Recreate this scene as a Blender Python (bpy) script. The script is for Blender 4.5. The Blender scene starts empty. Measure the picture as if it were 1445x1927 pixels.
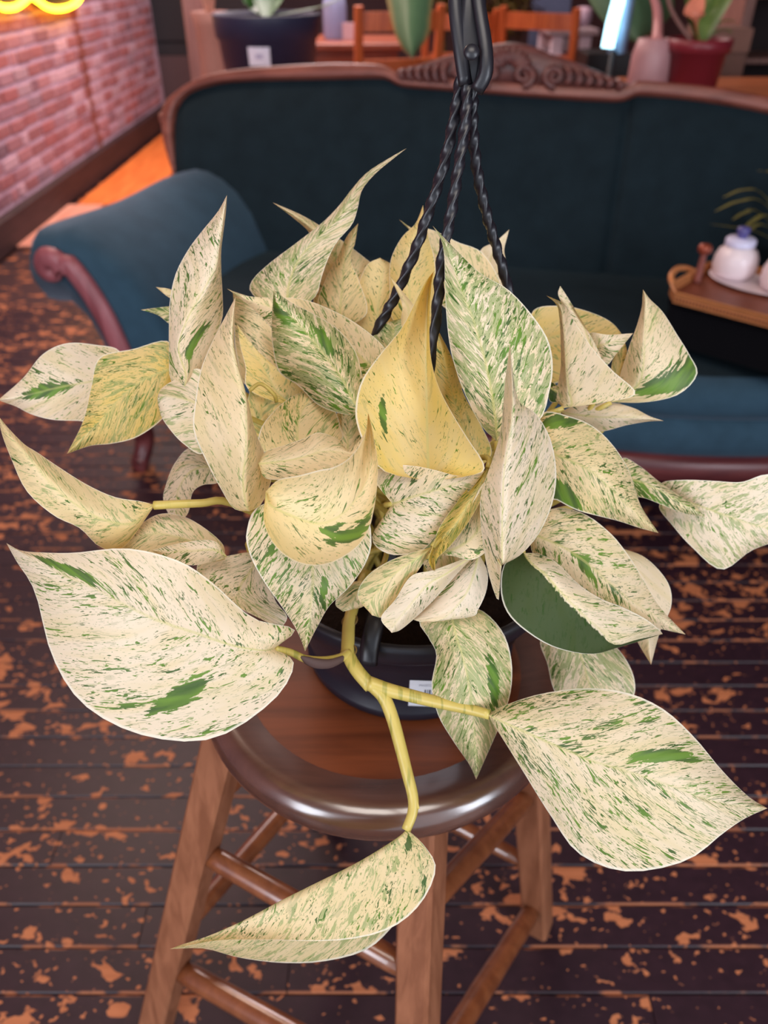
import bpy, bmesh, math, random
from mathutils import Vector, Matrix
random.seed(7)
sc = bpy.context.scene
C = sc.collection
R = math.radians

# ------------------------------------------------------------------ camera
FPX, PITCH, CAMH = 1450.0, R(36.0), 1.29
CP, SP = math.cos(PITCH), math.sin(PITCH)
cam = bpy.data.cameras.new('camera'); camo = bpy.data.objects.new('camera', cam); C.objects.link(camo)
camo.location = (0, 0, CAMH); camo.rotation_euler = (R(90) - PITCH, 0, 0)
cam.sensor_fit = 'VERTICAL'; cam.sensor_height = 36.0
cam.lens = FPX / 1927.0 * 36.0
cam.clip_start = 0.02; cam.clip_end = 60
cam.dof.use_dof = True; cam.dof.focus_distance = 0.50; cam.dof.aperture_fstop = 6.0
sc.camera = camo

# ------------------------------------------------------------------ world, lights, exposure
sc.view_settings.view_transform = 'Standard'; sc.view_settings.look = 'None'
sc.view_settings.gamma = 1.0; sc.view_settings.use_curve_mapping = False
sc.view_settings.exposure = 0.22
sc.cycles.use_denoising = True
sc.cycles.max_bounces = 8; sc.cycles.transmission_bounces = 6; sc.cycles.transparent_max_bounces = 6
w = bpy.data.worlds.new('daylight'); sc.world = w; w.use_nodes = True
w.node_tree.nodes['Background'].inputs[0].default_value = (0.80, 0.88, 1.0, 1)
w.node_tree.nodes['Background'].inputs[1].default_value = 1.0

def area(name, loc, rot, sx, sy, power, col):
    l = bpy.data.lights.new(name, 'AREA'); l.shape = 'RECTANGLE'; l.size = sx; l.size_y = sy
    l.energy = power; l.color = col
    o = bpy.data.objects.new(name, l); o.location = loc; o.rotation_euler = rot; C.objects.link(o)
    return o
# two tall shop windows behind the camera; the others are added unseen lamps
area('window_light_left', (-1.75, -1.75, 1.55), (R(82), 0, R(-38)), 0.8, 1.7, 44, (0.86, 0.91, 1.0))
area('window_light_right', (2.1, -1.55, 1.55), (R(82), 0, R(45)), 0.8, 1.7, 44, (0.84, 0.90, 1.0))
area('added_key_light', (0.1, -0.35, 2.95), (R(8), 0, 0), 1.4, 1.0, 28, (1.0, 0.92, 0.84))  # added key lighting the leaves from above
area('added_fill_back', (-0.6, 5.6, 2.95), (0, 0, 0), 2.6, 2.0, 110, (1.0, 0.82, 0.76))  # added warm fill for the background
area('added_fill_left', (-1.35, 2.6, 2.95), (0, 0, 0), 0.8, 0.8, 26, (1.0, 0.74, 0.58))  # added warm fill brightening the left floor and sofa arm
area('added_wall_wash', (-0.5, 4.9, 2.5), (0, R(52), 0), 1.2, 2.4, 58, (1.0, 0.82, 0.88))  # added wash brightening the brick wall

# ------------------------------------------------------------------ helpers
def srgb(r, g, b):
    f = lambda c: (c / 255 / 12.92) if c / 255 <= .04045 else ((c / 255 + .055) / 1.055) ** 2.4
    return (f(r), f(g), f(b), 1)

def P(px, py, d):                       # photograph pixel + distance along the view axis -> world point
    r = (px - 722.5) / FPX; u = (963.5 - py) / FPX
    return Vector((r * d, (CP + u * SP) * d, CAMH + (-SP + u * CP) * d))
def PZ(px, py, z):
    u = (963.5 - py) / FPX
    return P(px, py, (z - CAMH) / (-SP + u * CP))
def PY(px, py, y):
    u = (963.5 - py) / FPX
    return P(px, py, y / (CP + u * SP))

def tag(o, label=None, cat=None, group=None, kind=None):
    if label: o['label'] = label
    if cat: o['category'] = cat
    if group: o['group'] = group
    if kind: o['kind'] = kind
    return o
def thing(name, label, cat, loc=(0, 0, 0), group=None):
    o = bpy.data.objects.new(name, None); C.objects.link(o); o.location = loc
    o.empty_display_size = .05
    return tag(o, label, cat, group)
def obj(name, me, mat=None, parent=None, smooth=True):
    if isinstance(me, bmesh.types.BMesh):
        m = bpy.data.meshes.new(name); me.to_mesh(m); me.free(); me = m
    o = bpy.data.objects.new(name, me); C.objects.link(o)
    if mat and not me.materials: me.materials.append(mat)
    if smooth: me.polygons.foreach_set('use_smooth', [True] * len(me.polygons))
    if parent:
        o.parent = parent; o.matrix_parent_inverse = root_inv(parent)
    return o
def root_inv(p):
    m = Matrix.Identity(4)
    while p:
        m = m @ p.matrix_basis.inverted() if False else m
        p = None
    return m
def rel(o, parent):                     # parent o (built in world coordinates) under an Empty or part at its own place
    o.parent = parent
    w_ = Vector((0, 0, 0)); q = parent
    while q: w_ += q.location; q = q.parent
    o.location = o.location - w_
    return o
def pydata(verts, faces):
    m = bpy.data.meshes.new('m'); m.from_pydata([tuple(v) for v in verts], [], faces); m.update(); return m
def grid(rows, close_u=False, close_v=False):
    nv = len(rows); nu = len(rows[0]); V = [p for r in rows for p in r]; Fs = []
    for i in range(nv if close_v else nv - 1):
        for j in range(nu if close_u else nu - 1):
            a = i * nu + j; b = i * nu + (j + 1) % nu; c = ((i + 1) % nv) * nu + (j + 1) % nu; d = ((i + 1) % nv) * nu + j
            Fs.append((a, b, c, d))
    return V, Fs
def join_meshes(lst):
    V = []; Fs = []
    for v, f in lst:
        n = len(V); V += list(v); Fs += [tuple(i + n for i in q) for q in f]
    return pydata(V, Fs)
def cr(pts, t):                         # Catmull-Rom through equally spaced points, t in 0..1
    n = len(pts) - 1; x = min(max(t, 0), 1) * n; i = min(int(x), n - 1); f = x - i
    p1 = pts[i]; p2 = pts[i + 1]
    p0 = pts[i - 1] if i > 0 else tuple(2 * a - b for a, b in zip(p1, p2))
    p3 = pts[i + 2] if i + 2 <= n else tuple(2 * b - a for a, b in zip(p1, p2))
    f2 = f * f; f3 = f2 * f
    return tuple(.5 * (2 * b + (c - a) * f + (2 * a - 5 * b + 4 * c - d) * f2 + (3 * b - a - 3 * c + d) * f3) for a, b, c, d in zip(p0, p1, p2, p3))
def smooth_path(pts, n):
    return [Vector(cr([tuple(p) for p in pts], i / (n - 1))) for i in range(n)]
def tube(path, rad, seg=8, cap=True, flat=1.0, up=None, twist=0.0, lobes=0, lobe=0.0):
    path = [Vector(p) for p in path]; n = len(path)
    rads = rad if isinstance(rad, (list, tuple)) else [rad] * n
    rows = []; N = None
    for i, p in enumerate(path):
        T = (path[min(i + 1, n - 1)] - path[max(i - 1, 0)]).normalized()
        if N is None:
            N = Vector(up) if up else (Vector((0, 0, 1)) if abs(T.z) < .9 else Vector((1, 0, 0)))
        N = (N - T * N.dot(T)).normalized(); B = T.cross(N)
        row = []
        for k in range(seg):
            a = 2 * math.pi * k / seg + twist * i
            r_ = rads[i] * (1 + lobe * math.cos(lobes * 2 * math.pi * k / seg)) if lobes else rads[i]
            row.append(p + N * (r_ * math.cos(a)) + B * (r_ * flat * math.sin(a)))
        rows.append(row)
    V, Fs = grid(rows, close_u=True)
    if cap:
        Fs.append(tuple(reversed(range(seg)))); Fs.append(tuple(range((n - 1) * seg, n * seg)))
    return V, Fs
def lathe(prof, center=(0, 0, 0), seg=32, cap0=False, cap1=False):
    cx, cy, cz = center
    rows = [[Vector((cx + r * math.cos(2 * math.pi * k / seg), cy + r * math.sin(2 * math.pi * k / seg), cz + z)) for k in range(seg)] for r, z in prof]
    V, Fs = grid(rows, close_u=True)
    if cap0: Fs.append(tuple(reversed(range(seg))))
    if cap1: Fs.append(tuple(range((len(prof) - 1) * seg, len(prof) * seg)))
    return V, Fs
def box_bm(sx, sy, sz, bev=0.0, seg=1, M=None):
    bm = bmesh.new(); bmesh.ops.create_cube(bm, size=1)
    bmesh.ops.scale(bm, vec=(sx, sy, sz), verts=bm.verts)
    if bev: bmesh.ops.bevel(bm, geom=list(bm.edges), offset=bev, segments=seg, affect='EDGES', profile=.6)
    if M is not None: bmesh.ops.transform(bm, matrix=M, verts=bm.verts)
    return bm
def box(name, x0, x1, y0, y1, z0, z1, mat, parent=None, bev=.004, rz=0.0, smooth=False):
    M = Matrix.Translation(((x0 + x1) / 2, (y0 + y1) / 2, (z0 + z1) / 2)) @ Matrix.Rotation(rz, 4, 'Z')
    o = obj(name, box_bm(x1 - x0, y1 - y0, z1 - z0, bev, 1), mat, None, smooth)
    o.matrix_basis = M
    if parent: rel(o, parent)
    return o
def beam_mesh(a, b, w0, w1, ang=0.0, ref=(0, 0, 1)):       # square bar from a to b
    a = Vector(a); b = Vector(b); T = (b - a).normalized()
    X = Vector((math.cos(ang), math.sin(ang), 0)); X = (X - T * X.dot(T)).normalized(); Y = T.cross(X)
    rows = []
    for p, w_ in ((a, w0), (b, w1)):
        h = w_ / 2; c = h * .80
        rows.append([p + X * x + Y * y for x, y in ((h, -c), (h, c), (c, h), (-c, h), (-h, c), (-h, -c), (-c, -h), (c, -h))])
    V, Fs = grid(rows, close_u=True)
    Fs.append(tuple(reversed(range(8)))); Fs.append(tuple(range(8, 16)))
    return pydata(V, Fs)
def add(name, geo, mat, parent=None, smooth=True):
    me = join_meshes(geo) if isinstance(geo, list) else (pydata(*geo) if isinstance(geo, tuple) else geo)
    o = obj(name, me, mat, None, smooth)
    if parent: rel(o, parent)
    return o

# ------------------------------------------------------------------ node helpers
class NT:
    def __init__(s, name):
        s.m = bpy.data.materials.new(name); s.m.use_nodes = True; s.t = s.m.node_tree
        s.b = s.t.nodes['Principled BSDF']; s.out = s.t.nodes['Material Output']
    def n(s, typ, **kw):
        nd = s.t.nodes.new(typ)
        for k, v in kw.items(): setattr(nd, k, v)
        return nd
    def link(s, a, b): s.t.links.new(a, b)
    def put(s, sock, v):
        if hasattr(v, 'node'): s.link(v, sock)
        else: sock.default_value = v
    def math(s, op, a, b=None, c=None, clamp=False):
        nd = s.n('ShaderNodeMath', operation=op, use_clamp=clamp)
        for i, v in enumerate((a, b, c)):
            if v is not None: s.put(nd.inputs[i], v)
        return nd.outputs[0]
    def ss(s, x, lo, hi):
        nd = s.n('ShaderNodeMapRange', interpolation_type='SMOOTHSTEP', clamp=True)
        s.put(nd.inputs[0], x); s.put(nd.inputs[1], lo); s.put(nd.inputs[2], hi)
        return nd.outputs[0]
    def comb(s, x, y, z):
        nd = s.n('ShaderNodeCombineXYZ')
        for i, v in enumerate((x, y, z)): s.put(nd.inputs[i], v)
        return nd.outputs[0]
    def sep(s, v):
        nd = s.n('ShaderNodeSeparateXYZ'); s.link(v, nd.inputs[0]); return nd.outputs
    def noise(s, vec, scale=1.0, detail=2.0, rough=.5, dist=0.0):
        nd = s.n('ShaderNodeTexNoise'); s.link(vec, nd.inputs['Vector'])
        s.put(nd.inputs['Scale'], scale); nd.inputs['Detail'].default_value = detail
        nd.inputs['Roughness'].default_value = rough; nd.inputs['Distortion'].default_value = dist
        return nd.outputs['Fac']
    def mix(s, f, a, b, mode='MIX'):
        nd = s.n('ShaderNodeMix', data_type='RGBA', blend_type=mode)
        s.put(nd.inputs[0], f); s.put(nd.inputs[6], a); s.put(nd.inputs[7], b)
        return nd.outputs[2]
    def attr(s, name):
        nd = s.n('ShaderNodeAttribute', attribute_type='OBJECT', attribute_name=name); return nd.outputs['Fac']
    def bump(s, h, strength=.3, dist=.002):
        nd = s.n('ShaderNodeBump'); s.link(h, nd.inputs['Height']); nd.inputs['Strength'].default_value = strength
        nd.inputs['Distance'].default_value = dist; s.link(nd.outputs[0], s.b.inputs['Normal'])
    def pos(s): return s.n('ShaderNodeNewGeometry').outputs['Position']
    def rnd(s): return s.n('ShaderNodeObjectInfo').outputs['Random']
    def base(s, v): s.put(s.b.inputs['Base Color'], v)
    def set(s, **kw):
        for k, v in kw.items(): s.put(s.b.inputs[k.replace('_', ' ')], v)
        return s

def plain(name, col, rough=.5, spec=.5, metal=0.0, var=.12, scale=30.0, bump=0.0):
    t = NT(name); n = t.noise(t.pos(), scale, 3)
    k = t.math('MULTIPLY_ADD', n, 2 * var, 1 - var)
    t.base(t.mix(1.0, col, t.comb(k, k, k), 'MULTIPLY'))
    t.set(Roughness=rough, Metallic=metal); t.b.inputs['Specular IOR Level'].default_value = spec
    if bump: t.bump(n, bump, .003)
    return t.m
def wood(name, c1, c2, axis=2, rough=.4, spec=.5, scale=1.0, coat=0.0):
    t = NT(name); p = t.n('ShaderNodeTexCoord').outputs['Object']; x = t.sep(p)
    s_ = [60 * scale] * 3; s_[axis] = 5 * scale
    v = t.comb(*[t.math('MULTIPLY', x[i], s_[i]) for i in range(3)])
    v2 = t.n('ShaderNodeVectorMath', operation='ADD'); t.link(v, v2.inputs[0]); r = t.math('MULTIPLY', t.rnd(), 40.0)
    t.link(t.comb(r, r, r), v2.inputs[1])
    n = t.noise(v2.outputs[0], 1.0, 5, .6, .6)
    t.base(t.mix(t.ss(n, .3, .7), c1, c2)); t.set(Roughness=rough)
    t.b.inputs['Specular IOR Level'].default_value = spec; t.b.inputs['Coat Weight'].default_value = coat; t.b.inputs['Coat Roughness'].default_value = .16
    t.bump(n, .12, .001)
    return t.m
def velvet(name, col, sheen, sheen_w=.6):
    t = NT(name); n = t.noise(t.pos(), 14.0, 4, .6); n2 = t.noise(t.pos(), 900.0, 1)
    k = t.math('MULTIPLY_ADD', n, .7, .65)
    t.base(t.mix(1.0, col, t.comb(k, k, k), 'MULTIPLY')); t.set(Roughness=.9)
    t.b.inputs['Specular IOR Level'].default_value = .12
    t.b.inputs['Sheen Weight'].default_value = sheen_w; t.b.inputs['Sheen Roughness'].default_value = .35
    t.b.inputs['Sheen Tint'].default_value = sheen
    t.bump(n2, .3, .001)
    return t.m
def glow(name, col, strength):
    t = NT(name); t.base((0.02, 0.02, 0.02, 1)); t.b.inputs['Emission Color'].default_value = col
    t.b.inputs['Emission Strength'].default_value = strength; return t.m

# ------------------------------------------------------------------ setting: floor
def floor_mat():
    t = NT('chipped_floor_paint'); x = t.sep(t.pos()); r = t.rnd()
    off = t.math('MULTIPLY', r, 17.0)
    v = t.comb(t.math('MULTIPLY_ADD', x[0], .75, off), x[1], off)
    low = t.noise(t.comb(t.math('MULTIPLY_ADD', x[0], .6, t.math('MULTIPLY', r, .35)), x[1], 0.0), 3.3, 2)
    a = t.noise(v, 26.0, 3.0, .55, .3); b = t.noise(v, 95.0, 1.5, .5, .2)
    lowm = t.math('MULTIPLY_ADD', low, .42, -.21)
    m1 = t.ss(t.math('ADD', a, lowm), .60, .625)
    m2 = t.ss(t.math('ADD', b, t.math('MULTIPLY', lowm, .6)), .655, .69)
    # paint worn off along the board joints
    edge = t.attr('y0'); dy = t.math('ABSOLUTE', t.math('SUBTRACT', x[1], edge))
    e = t.ss(dy, .028, .034)
    m3 = t.math('MULTIPLY', e, t.ss(t.math('ADD', t.noise(v, 18.0, 3), lowm), .50, .58))
    m = t.math('MAXIMUM', t.math('MAXIMUM', m1, m2), m3)
    g = t.noise(t.comb(t.math('MULTIPLY', x[0], 5.0), t.math('MULTIPLY', x[1], 120.0), off), 1.0, 4)
    woodc = t.mix(g, srgb(150, 84, 50), srgb(200, 126, 84))
    pn = t.noise(v, 60.0, 4)
    paint = t.mix(pn, srgb(30, 15, 24), srgb(52, 30, 40))
    t.base(t.mix(m, paint, woodc)); t.set(Roughness=t.math('MULTIPLY_ADD', m, .25, .42))
    t.b.inputs['Specular IOR Level'].default_value = .4
    h = t.math('SUBTRACT', t.math('MULTIPLY', pn, .3), m); t.bump(h, .35, .0015)
    return t.m
MF = floor_mat()
floor = add('floor', pydata([(-2.4, -2.2, -.012), (3.2, -2.2, -.012), (3.2, 11.2, -.012), (-2.4, 11.2, -.012),
                             (-2.4, -2.2, -.1), (3.2, -2.2, -.1), (3.2, 11.2, -.1), (-2.4, 11.2, -.1)],
                            [(0, 1, 2, 3), (7, 6, 5, 4), (0, 4, 5, 1), (1, 5, 6, 2), (2, 6, 7, 3), (3, 7, 4, 0)]), None, None, False)
def far_floor_mat():
    t = NT('far_floor_paint'); x = t.sep(t.pos())
    st = t.math('FRACT', t.math('DIVIDE', x[1], .068)); ln = t.ss(st, .93, .99)
    n = t.noise(t.comb(t.math('MULTIPLY', x[0], .5), x[1], 0.0), 22.0, 4)
    m = t.ss(n, .56, .62)
    t.base(t.mix(t.math('MULTIPLY', ln, .8), t.mix(m, srgb(60, 36, 38), srgb(176, 104, 66)), srgb(24, 14, 16)))
    t.set(Roughness=.45); return t.m
floor.data.materials.append(far_floor_mat()); tag(floor, kind='structure')
BW = .068
def board_mesh(L, W):
    c = .0022
    x, y = L / 2, W / 2 - .0008
    V = [(-x, -y, -.012), (x, -y, -.012), (x, y, -.012), (-x, y, -.012), (-x, -y, -c), (x, -y, -c), (x, y, -c), (-x, y, -c),
         (-x, -y + c, 0), (x, -y + c, 0), (x, y - c, 0), (-x, y - c, 0)]
    Fs = [(8, 9, 10, 11), (4, 5, 9, 8), (6, 7, 11, 10), (0, 1, 5, 4), (2, 3, 7, 6), (1, 2, 6, 10, 9, 5), (3, 0, 4, 8, 11, 7)]
    return pydata(V, Fs)
rng = random.Random(3)
for k in range(47):
    yc = .657 + BW * (k - 6.5)
    x0 = -2.02 - rng.random() * .9
    while x0 < 1.9:
        L = rng.uniform(1.5, 2.6); x1 = x0 + L
        a, b = max(x0, -2.02), min(x1, 2.0)
        if b - a > .15:
            o = obj('floorboard', board_mesh(b - a - .0015, BW), MF, None, False)
            o.location = ((a + b) / 2, yc, rng.uniform(-.0008, .0002)); rel(o, floor); o['y0'] = yc
        x0 = x1

# ------------------------------------------------------------------ setting: brick wall, other walls, ceiling
def brick_mat():
    t = NT('old_red_brick'); r = t.math('FRACT', t.math('ADD', t.rnd(), t.n('ShaderNodeNewGeometry').outputs['Random Per Island'])); x = t.sep(t.pos())
    ramp = t.n('ShaderNodeValToRGB'); t.link(r, ramp.inputs[0]); cr_ = ramp.color_ramp
    cols = [(0, (138, 84, 88)), (.25, (154, 84, 84)), (.45, (122, 82, 94)), (.6, (164, 106, 110)), (.78, (144, 98, 110)), (.9, (192, 152, 162)), (1, (104, 74, 88))]
    cr_.elements[0].color = srgb(*cols[0][1]); cr_.elements[1].color = srgb(*cols[-1][1])
    for p_, c_ in cols[1:-1]: cr_.elements.new(p_).color = srgb(*c_)
    n = t.noise(t.pos(), 24.0, 5, .65)
    c = t.mix(t.math('MULTIPLY', t.ss(n, .45, .75), .5), ramp.outputs[0], srgb(186, 138, 140))
    wob = t.math('MULTIPLY_ADD', t.noise(t.pos(), 9.0, 3), .16, -.08)
    stain = t.math('SUBTRACT', 1.0, t.ss(t.math('ABSOLUTE', t.math('ADD', t.math('SUBTRACT', x[1], 5.98), wob)), .045, .085))
    c = t.mix(t.math('MULTIPLY', stain, .85), c, srgb(120, 52, 36))
    t.base(c); t.set(Roughness=.85); t.bump(n, .5, .004); return t.m
def mortar_mat():
    t = NT('lime_mortar'); n = t.noise(t.pos(), 40.0, 4)
    x = t.sep(t.pos()); wob = t.math('MULTIPLY_ADD', t.noise(t.pos(), 9.0, 3), .16, -.08)
    stain = t.math('SUBTRACT', 1.0, t.ss(t.math('ABSOLUTE', t.math('ADD', t.math('SUBTRACT', x[1], 5.98), wob)), .04, .075))
    t.base(t.mix(t.math('MULTIPLY', stain, .8), t.mix(n, srgb(164, 130, 148), srgb(204, 172, 190)), srgb(136, 70, 52))); t.set(Roughness=.95); t.bump(n, .5, .004); return t.m
WX = -2.03
wall_left = box('wall_left', WX - .25, WX + .0005, -2.2, 8.0, 0, 3.1, mortar_mat(), None, 0)
tag(wall_left, kind='structure')
MB = brick_mat()
bmesh_brick = pydata(*(lambda bm: ([tuple(v.co) for v in bm.verts], [tuple(v.index for v in f.verts) for f in bm.faces]))(
    (lambda bm: (bm.verts.ensure_lookup_table(), bm.verts.index_update(), bm)[2])(box_bm(.03, .194, .0555, .004, 1))))
bmesh_half = pydata(*(lambda bm: ([tuple(v.co) for v in bm.verts], [tuple(v.index for v in f.verts) for f in bm.faces]))(
    (lambda bm: (bm.verts.ensure_lookup_table(), bm.verts.index_update(), bm)[2])(box_bm(.03, .090, .0555, .004, 1))))
for m_ in (bmesh_brick, bmesh_half): m_.materials.append(MB)
rng = random.Random(11)
for j in range(14):
    z = .175 + .0375 + j * .0755
    y = 3.98 + (j % 2) * .105
    while y < 7.93:
        half = rng.random() < .14
        L = .094 if half else .198
        if y + L > 7.99: break
        o = bpy.data.objects.new('brick', bmesh_half if half else bmesh_brick); C.objects.link(o)
        o.location = (WX - .008 + rng.uniform(-.002, .004), y + L / 2, z + rng.uniform(-.003, .003))
        o.rotation_euler = (rng.uniform(-.012, .012), 0, rng.uniform(-.01, .01))
        rel(o, wall_left); y += L + .011
geo = []                                # bricks beyond the ones the photograph lets one pick apart
for j in range(38):
    z = .175 + .0375 + j * .0755
    y = (3.98 + (j % 2) * .105) - 29 * .205
    while y < (3.97 - .194 if j < 14 else 7.79):
        x1 = WX + .007 + rng.uniform(-.002, .003); a, b, c, d = y, y + .194, z - .0277, z + .0277
        geo.append(([(WX - .01, a, c), (WX - .01, b, c), (WX - .01, b, d), (WX - .01, a, d), (x1, a + .003, c + .003), (x1, b - .003, c + .003), (x1, b - .003, d - .003), (x1, a + .003, d - .003)],
                    [(4, 5, 6, 7), (0, 1, 5, 4), (1, 2, 6, 5), (2, 3, 7, 6), (3, 0, 4, 7)]))
        y += .205
tag(add('bricks', geo, MB, wall_left, False), kind='stuff')
dark_wood = wood('dark_baseboard_wood', srgb(40, 22, 25), srgb(60, 36, 38), 1, .6)
tag(box('baseboard_left', WX + .0, WX + .055, -2.0, 8.0, 0, .165, dark_wood, None, .006), kind='structure')
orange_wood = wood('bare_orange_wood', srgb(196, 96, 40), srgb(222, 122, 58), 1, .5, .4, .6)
tag(box('sunlit_strip_1', -1.93, -1.52, 5.05, 8.0, -.004, .012, orange_wood, None, .003), kind='structure')  # orange floor wood with the window light on it put into its colour
tag(box('sunlit_strip_2', -1.99, -1.76, 4.2, 5.04, -.004, .012, wood('pale_sunlit_wood', srgb(196, 128, 108), srgb(214, 150, 130), 1, .5, .4, .6), None, .003), kind='structure')  # sunlit stretch of floor painted as a paler pink strip
plaster = plain('dim_plaster', srgb(96, 70, 72), .8, .2)
tag(box('wall_back', -4.5, 3.3, 11.0, 11.2, 0, 3.1, plaster, None, 0), kind='structure')
tag(box('wall_right', 3.1, 3.3, -2.2, 11.0, 0, 3.1, plaster, None, 0), kind='structure')
tag(box('wall_alcove', -4.5, -4.3, 8.0, 11.0, 0, 3.1, plaster, None, 0), kind='structure')
tag(box('ceiling', -4.5, 3.3, -2.2, 11.2, 3.1, 3.2, plain('painted_ceiling', srgb(120, 104, 100), .8, .2), None, 0), kind='structure')

# ------------------------------------------------------------------ stool
seat_wood = wood('brown_seat_wood', srgb(96, 46, 22), srgb(132, 68, 36), 0, .42, .5, .7)
rim_wood = wood('polished_seat_rim', srgb(70, 45, 38), srgb(98, 64, 52), 0, .26, .8, .5, 1.0)
leg_wood = wood('brown_leg_wood', srgb(128, 78, 52), srgb(158, 102, 72), 2, .45, .5)
rung_wood = wood('polished_rung_wood', srgb(112, 60, 32), srgb(138, 80, 46), 2, .30, .7, .8, .9)
SC = (0.0, .517)
stool = thing('bar_stool', 'round brown wooden bar stool with square legs under the potted vine', 'stool', (SC[0], SC[1], 0))
prof = [(0.001, .735), (.06, .735), (.126, .7352), (.131, .7356)]
add('seat', lathe(prof, (SC[0], SC[1], 0), 64), seat_wood, stool)
rimp = [(.130, .7354), (.138, .7372), (.146, .7390), (.152, .7398)]
for a in range(0, 181, 12):
    rimp.append((.155 + .0185 * math.sin(R(a)), .7205 + .0195 * math.cos(R(a))))
rimp += [(.14, .699), (.001, .699)]
add('seat_rim', lathe(rimp, (SC[0], SC[1], 0), 72), rim_wood, stool)
LEGS = {}
def leg(key, pt, zt, pf, zf=0.0, w0=.037, w1=.040):
    T = PZ(*pt, zt); B = PZ(*pf, zf)
    LEGS[key] = (T, B)
    add('leg', beam_mesh(T, B, w0, w1, R(61)), leg_wood, stool, False)
leg('L', (443, 1312), .70, (292, 1935))
leg('F', (800, 1440), .70, (775, 2300))
leg('R', (985, 1190), .70, (1012, 1742))
leg('B', (640, 1066), .70, (618, 1523))
def leg_at(key, py):
    T, B = LEGS[key]
    lo, hi = 0.0, 1.0
    for _ in range(40):
        m = (lo + hi) / 2; p = T.lerp(B, m); zz = p.z - CAMH
        d = p.y * CP - zz * SP; v = 963.5 - FPX * (p.y * SP + zz * CP) / d
        if v < py: lo = m
        else: hi = m
    return T.lerp(B, lo)
for ka, pa, kb, pb, r_ in (('L', 1597, 'F', 1835, .0135), ('L', 1815, 'F', 2075, .0155), ('R', 1490, 'F', 1715, .0135), ('R', 1700, 'F', 2060, .0150),
                           ('L', 1755, 'B', 1425, .0135), ('L', 1510, 'B', 1285, .0125), ('R', 1632, 'B', 1425, .0125)):
    a = leg_at(ka, pa); b = leg_at(kb, pb); dv = (b - a)
    path = [a.lerp(b, q) for q in (0.02, .12, .5, .88, .98)]
    add('rung', tube(path, [r_ * .8, r_ * .95, r_, r_ * .95, r_ * .8], 14), rung_wood, stool)

# ------------------------------------------------------------------ sofa
B0 = Vector((.38, 2.51, 0)); TH = R(12)
SU = Vector((math.cos(TH), -math.sin(TH), 0)); SF = Vector((-math.sin(TH), -math.cos(TH), 0))
def S(u, f, z): return B0 + SU * u + SF * f + Vector((0, 0, z))
LEAN = .34
BN = SF + Vector((0, 0, LEAN)); BN.normalize()         # normal of the leaning back
def BPt(px, py, off=0.0):                               # point on the leaning back plane seen at a pixel
    d1 = P(px, py, 1.0) - Vector((0, 0, CAMH)); o = Vector((0, 0, CAMH)); p0 = S(0, 0, .45)
    t = (p0 - o).dot(BN) / d1.dot(BN)
    return o + d1 * t + BN * off
teal = velvet('teal_velvet', srgb(25, 37, 43), srgb(80, 100, 108), .32)
teal_lit = velvet('teal_velvet_lit', srgb(50, 74, 90), srgb(150, 156, 168), .8)  # lit copy of the teal velvet, paler for surfaces facing the light
sofa_wood = wood('carved_red_brown_wood', srgb(112, 58, 48), srgb(146, 84, 70), 0, .38, .5, .6)
scroll_wood = wood('pinkish_scroll_wood', srgb(134, 70, 76), srgb(162, 94, 100), 2, .4, .5, .6)
front_wood = wood('dark_red_rail_wood', srgb(78, 34, 38), srgb(104, 50, 50), 0, .35, .5, .6)
sofa = thing('victorian_sofa', 'dark teal velvet sofa with carved wooden crest rail behind the potted vine', 'sofa', tuple(S(0, .3, 0)))
inner = [(338, 335), (331, 280), (328, 240), (333, 208), (350, 182), (385, 165), (450, 154), (600, 150), (700, 148), (728, 150), (747, 160), (778, 166), (900, 175), (1000, 183), (1100, 190), (1160, 192), (1184, 186), (1200, 181), (1250, 184), (1330, 193), (1445, 214), (1600, 252), (1700, 300), (1740, 370), (1735, 450)]
outer = [(330, 330), (312, 270), (307, 222), (314, 195), (338, 172), (380, 148), (450, 132), (600, 121), (700, 122), (728, 127), (747, 137), (778, 145), (900, 152), (1000, 160), (1100, 165), (1160, 168), (1184, 161), (1200, 153), (1250, 156), (1330, 164), (1445, 184), (1600, 220), (1730, 280), (1775, 360), (1770, 450)]
rows = []
for (a, b) in zip(smooth_path([p + (0,) for p in inner], 90), smooth_path([p + (0,) for p in outer], 90)):
    i_ = BPt(a.x, a.y); o_ = BPt(b.x, b.y); m = lambda t, q: i_.lerp(o_, t) + BN * q
    rows.append([m(0, -.075), m(0, .0), m(.08, .018), m(.3, .026), m(.5, .020), m(.75, .026), m(.95, .018), m(1, .005), m(1, -.075)])
add('crest_rail', grid(rows, close_u=True), sofa_wood, sofa)
# padded back: columns from the rail down to the seat
rows = []
cols = 70
ipath = smooth_path([p + (0,) for p in inner[2:-3]], 300)
for c_ in range(cols):
    f = c_ / (cols - 1); a = ipath[int(f * 299)]
    top = BPt(a.x, a.y)
    uu = (top - B0).dot(SU)
    p0 = S(uu, 0, .45); tt = (.38 - .45) / (BN.cross(SU)).z if False else 0
    W = SU.cross(BN); W = W if W.z > 0 else -W
    bot = S(uu, -.0, .45) + W * (-.10)
    bot.z = max(bot.z, .33)
    row = []
    for q in range(15):
        t = q / 14
        puff = .045 * (1 - abs(2 * t - 1) ** 4) * min(1, 8 * f + .1, 8 * (1 - f) + .1)
        seam = -.016 * math.exp(-((uu - .33) / .014) ** 2) - .016 * math.exp(-((uu + .52) / .014) ** 2)
        row.append(top.lerp(bot, t) + BN * (puff + seam - .004))
    rows.append(row)
add('backrest', grid(rows), teal, sofa)
# rear shell so that the back has thickness
rows2 = [[r_[0] - BN * .07, r_[-1] - BN * .07] for r_ in rows]
add('back_panel', grid(rows2), sofa_wood, sofa, False)
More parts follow.
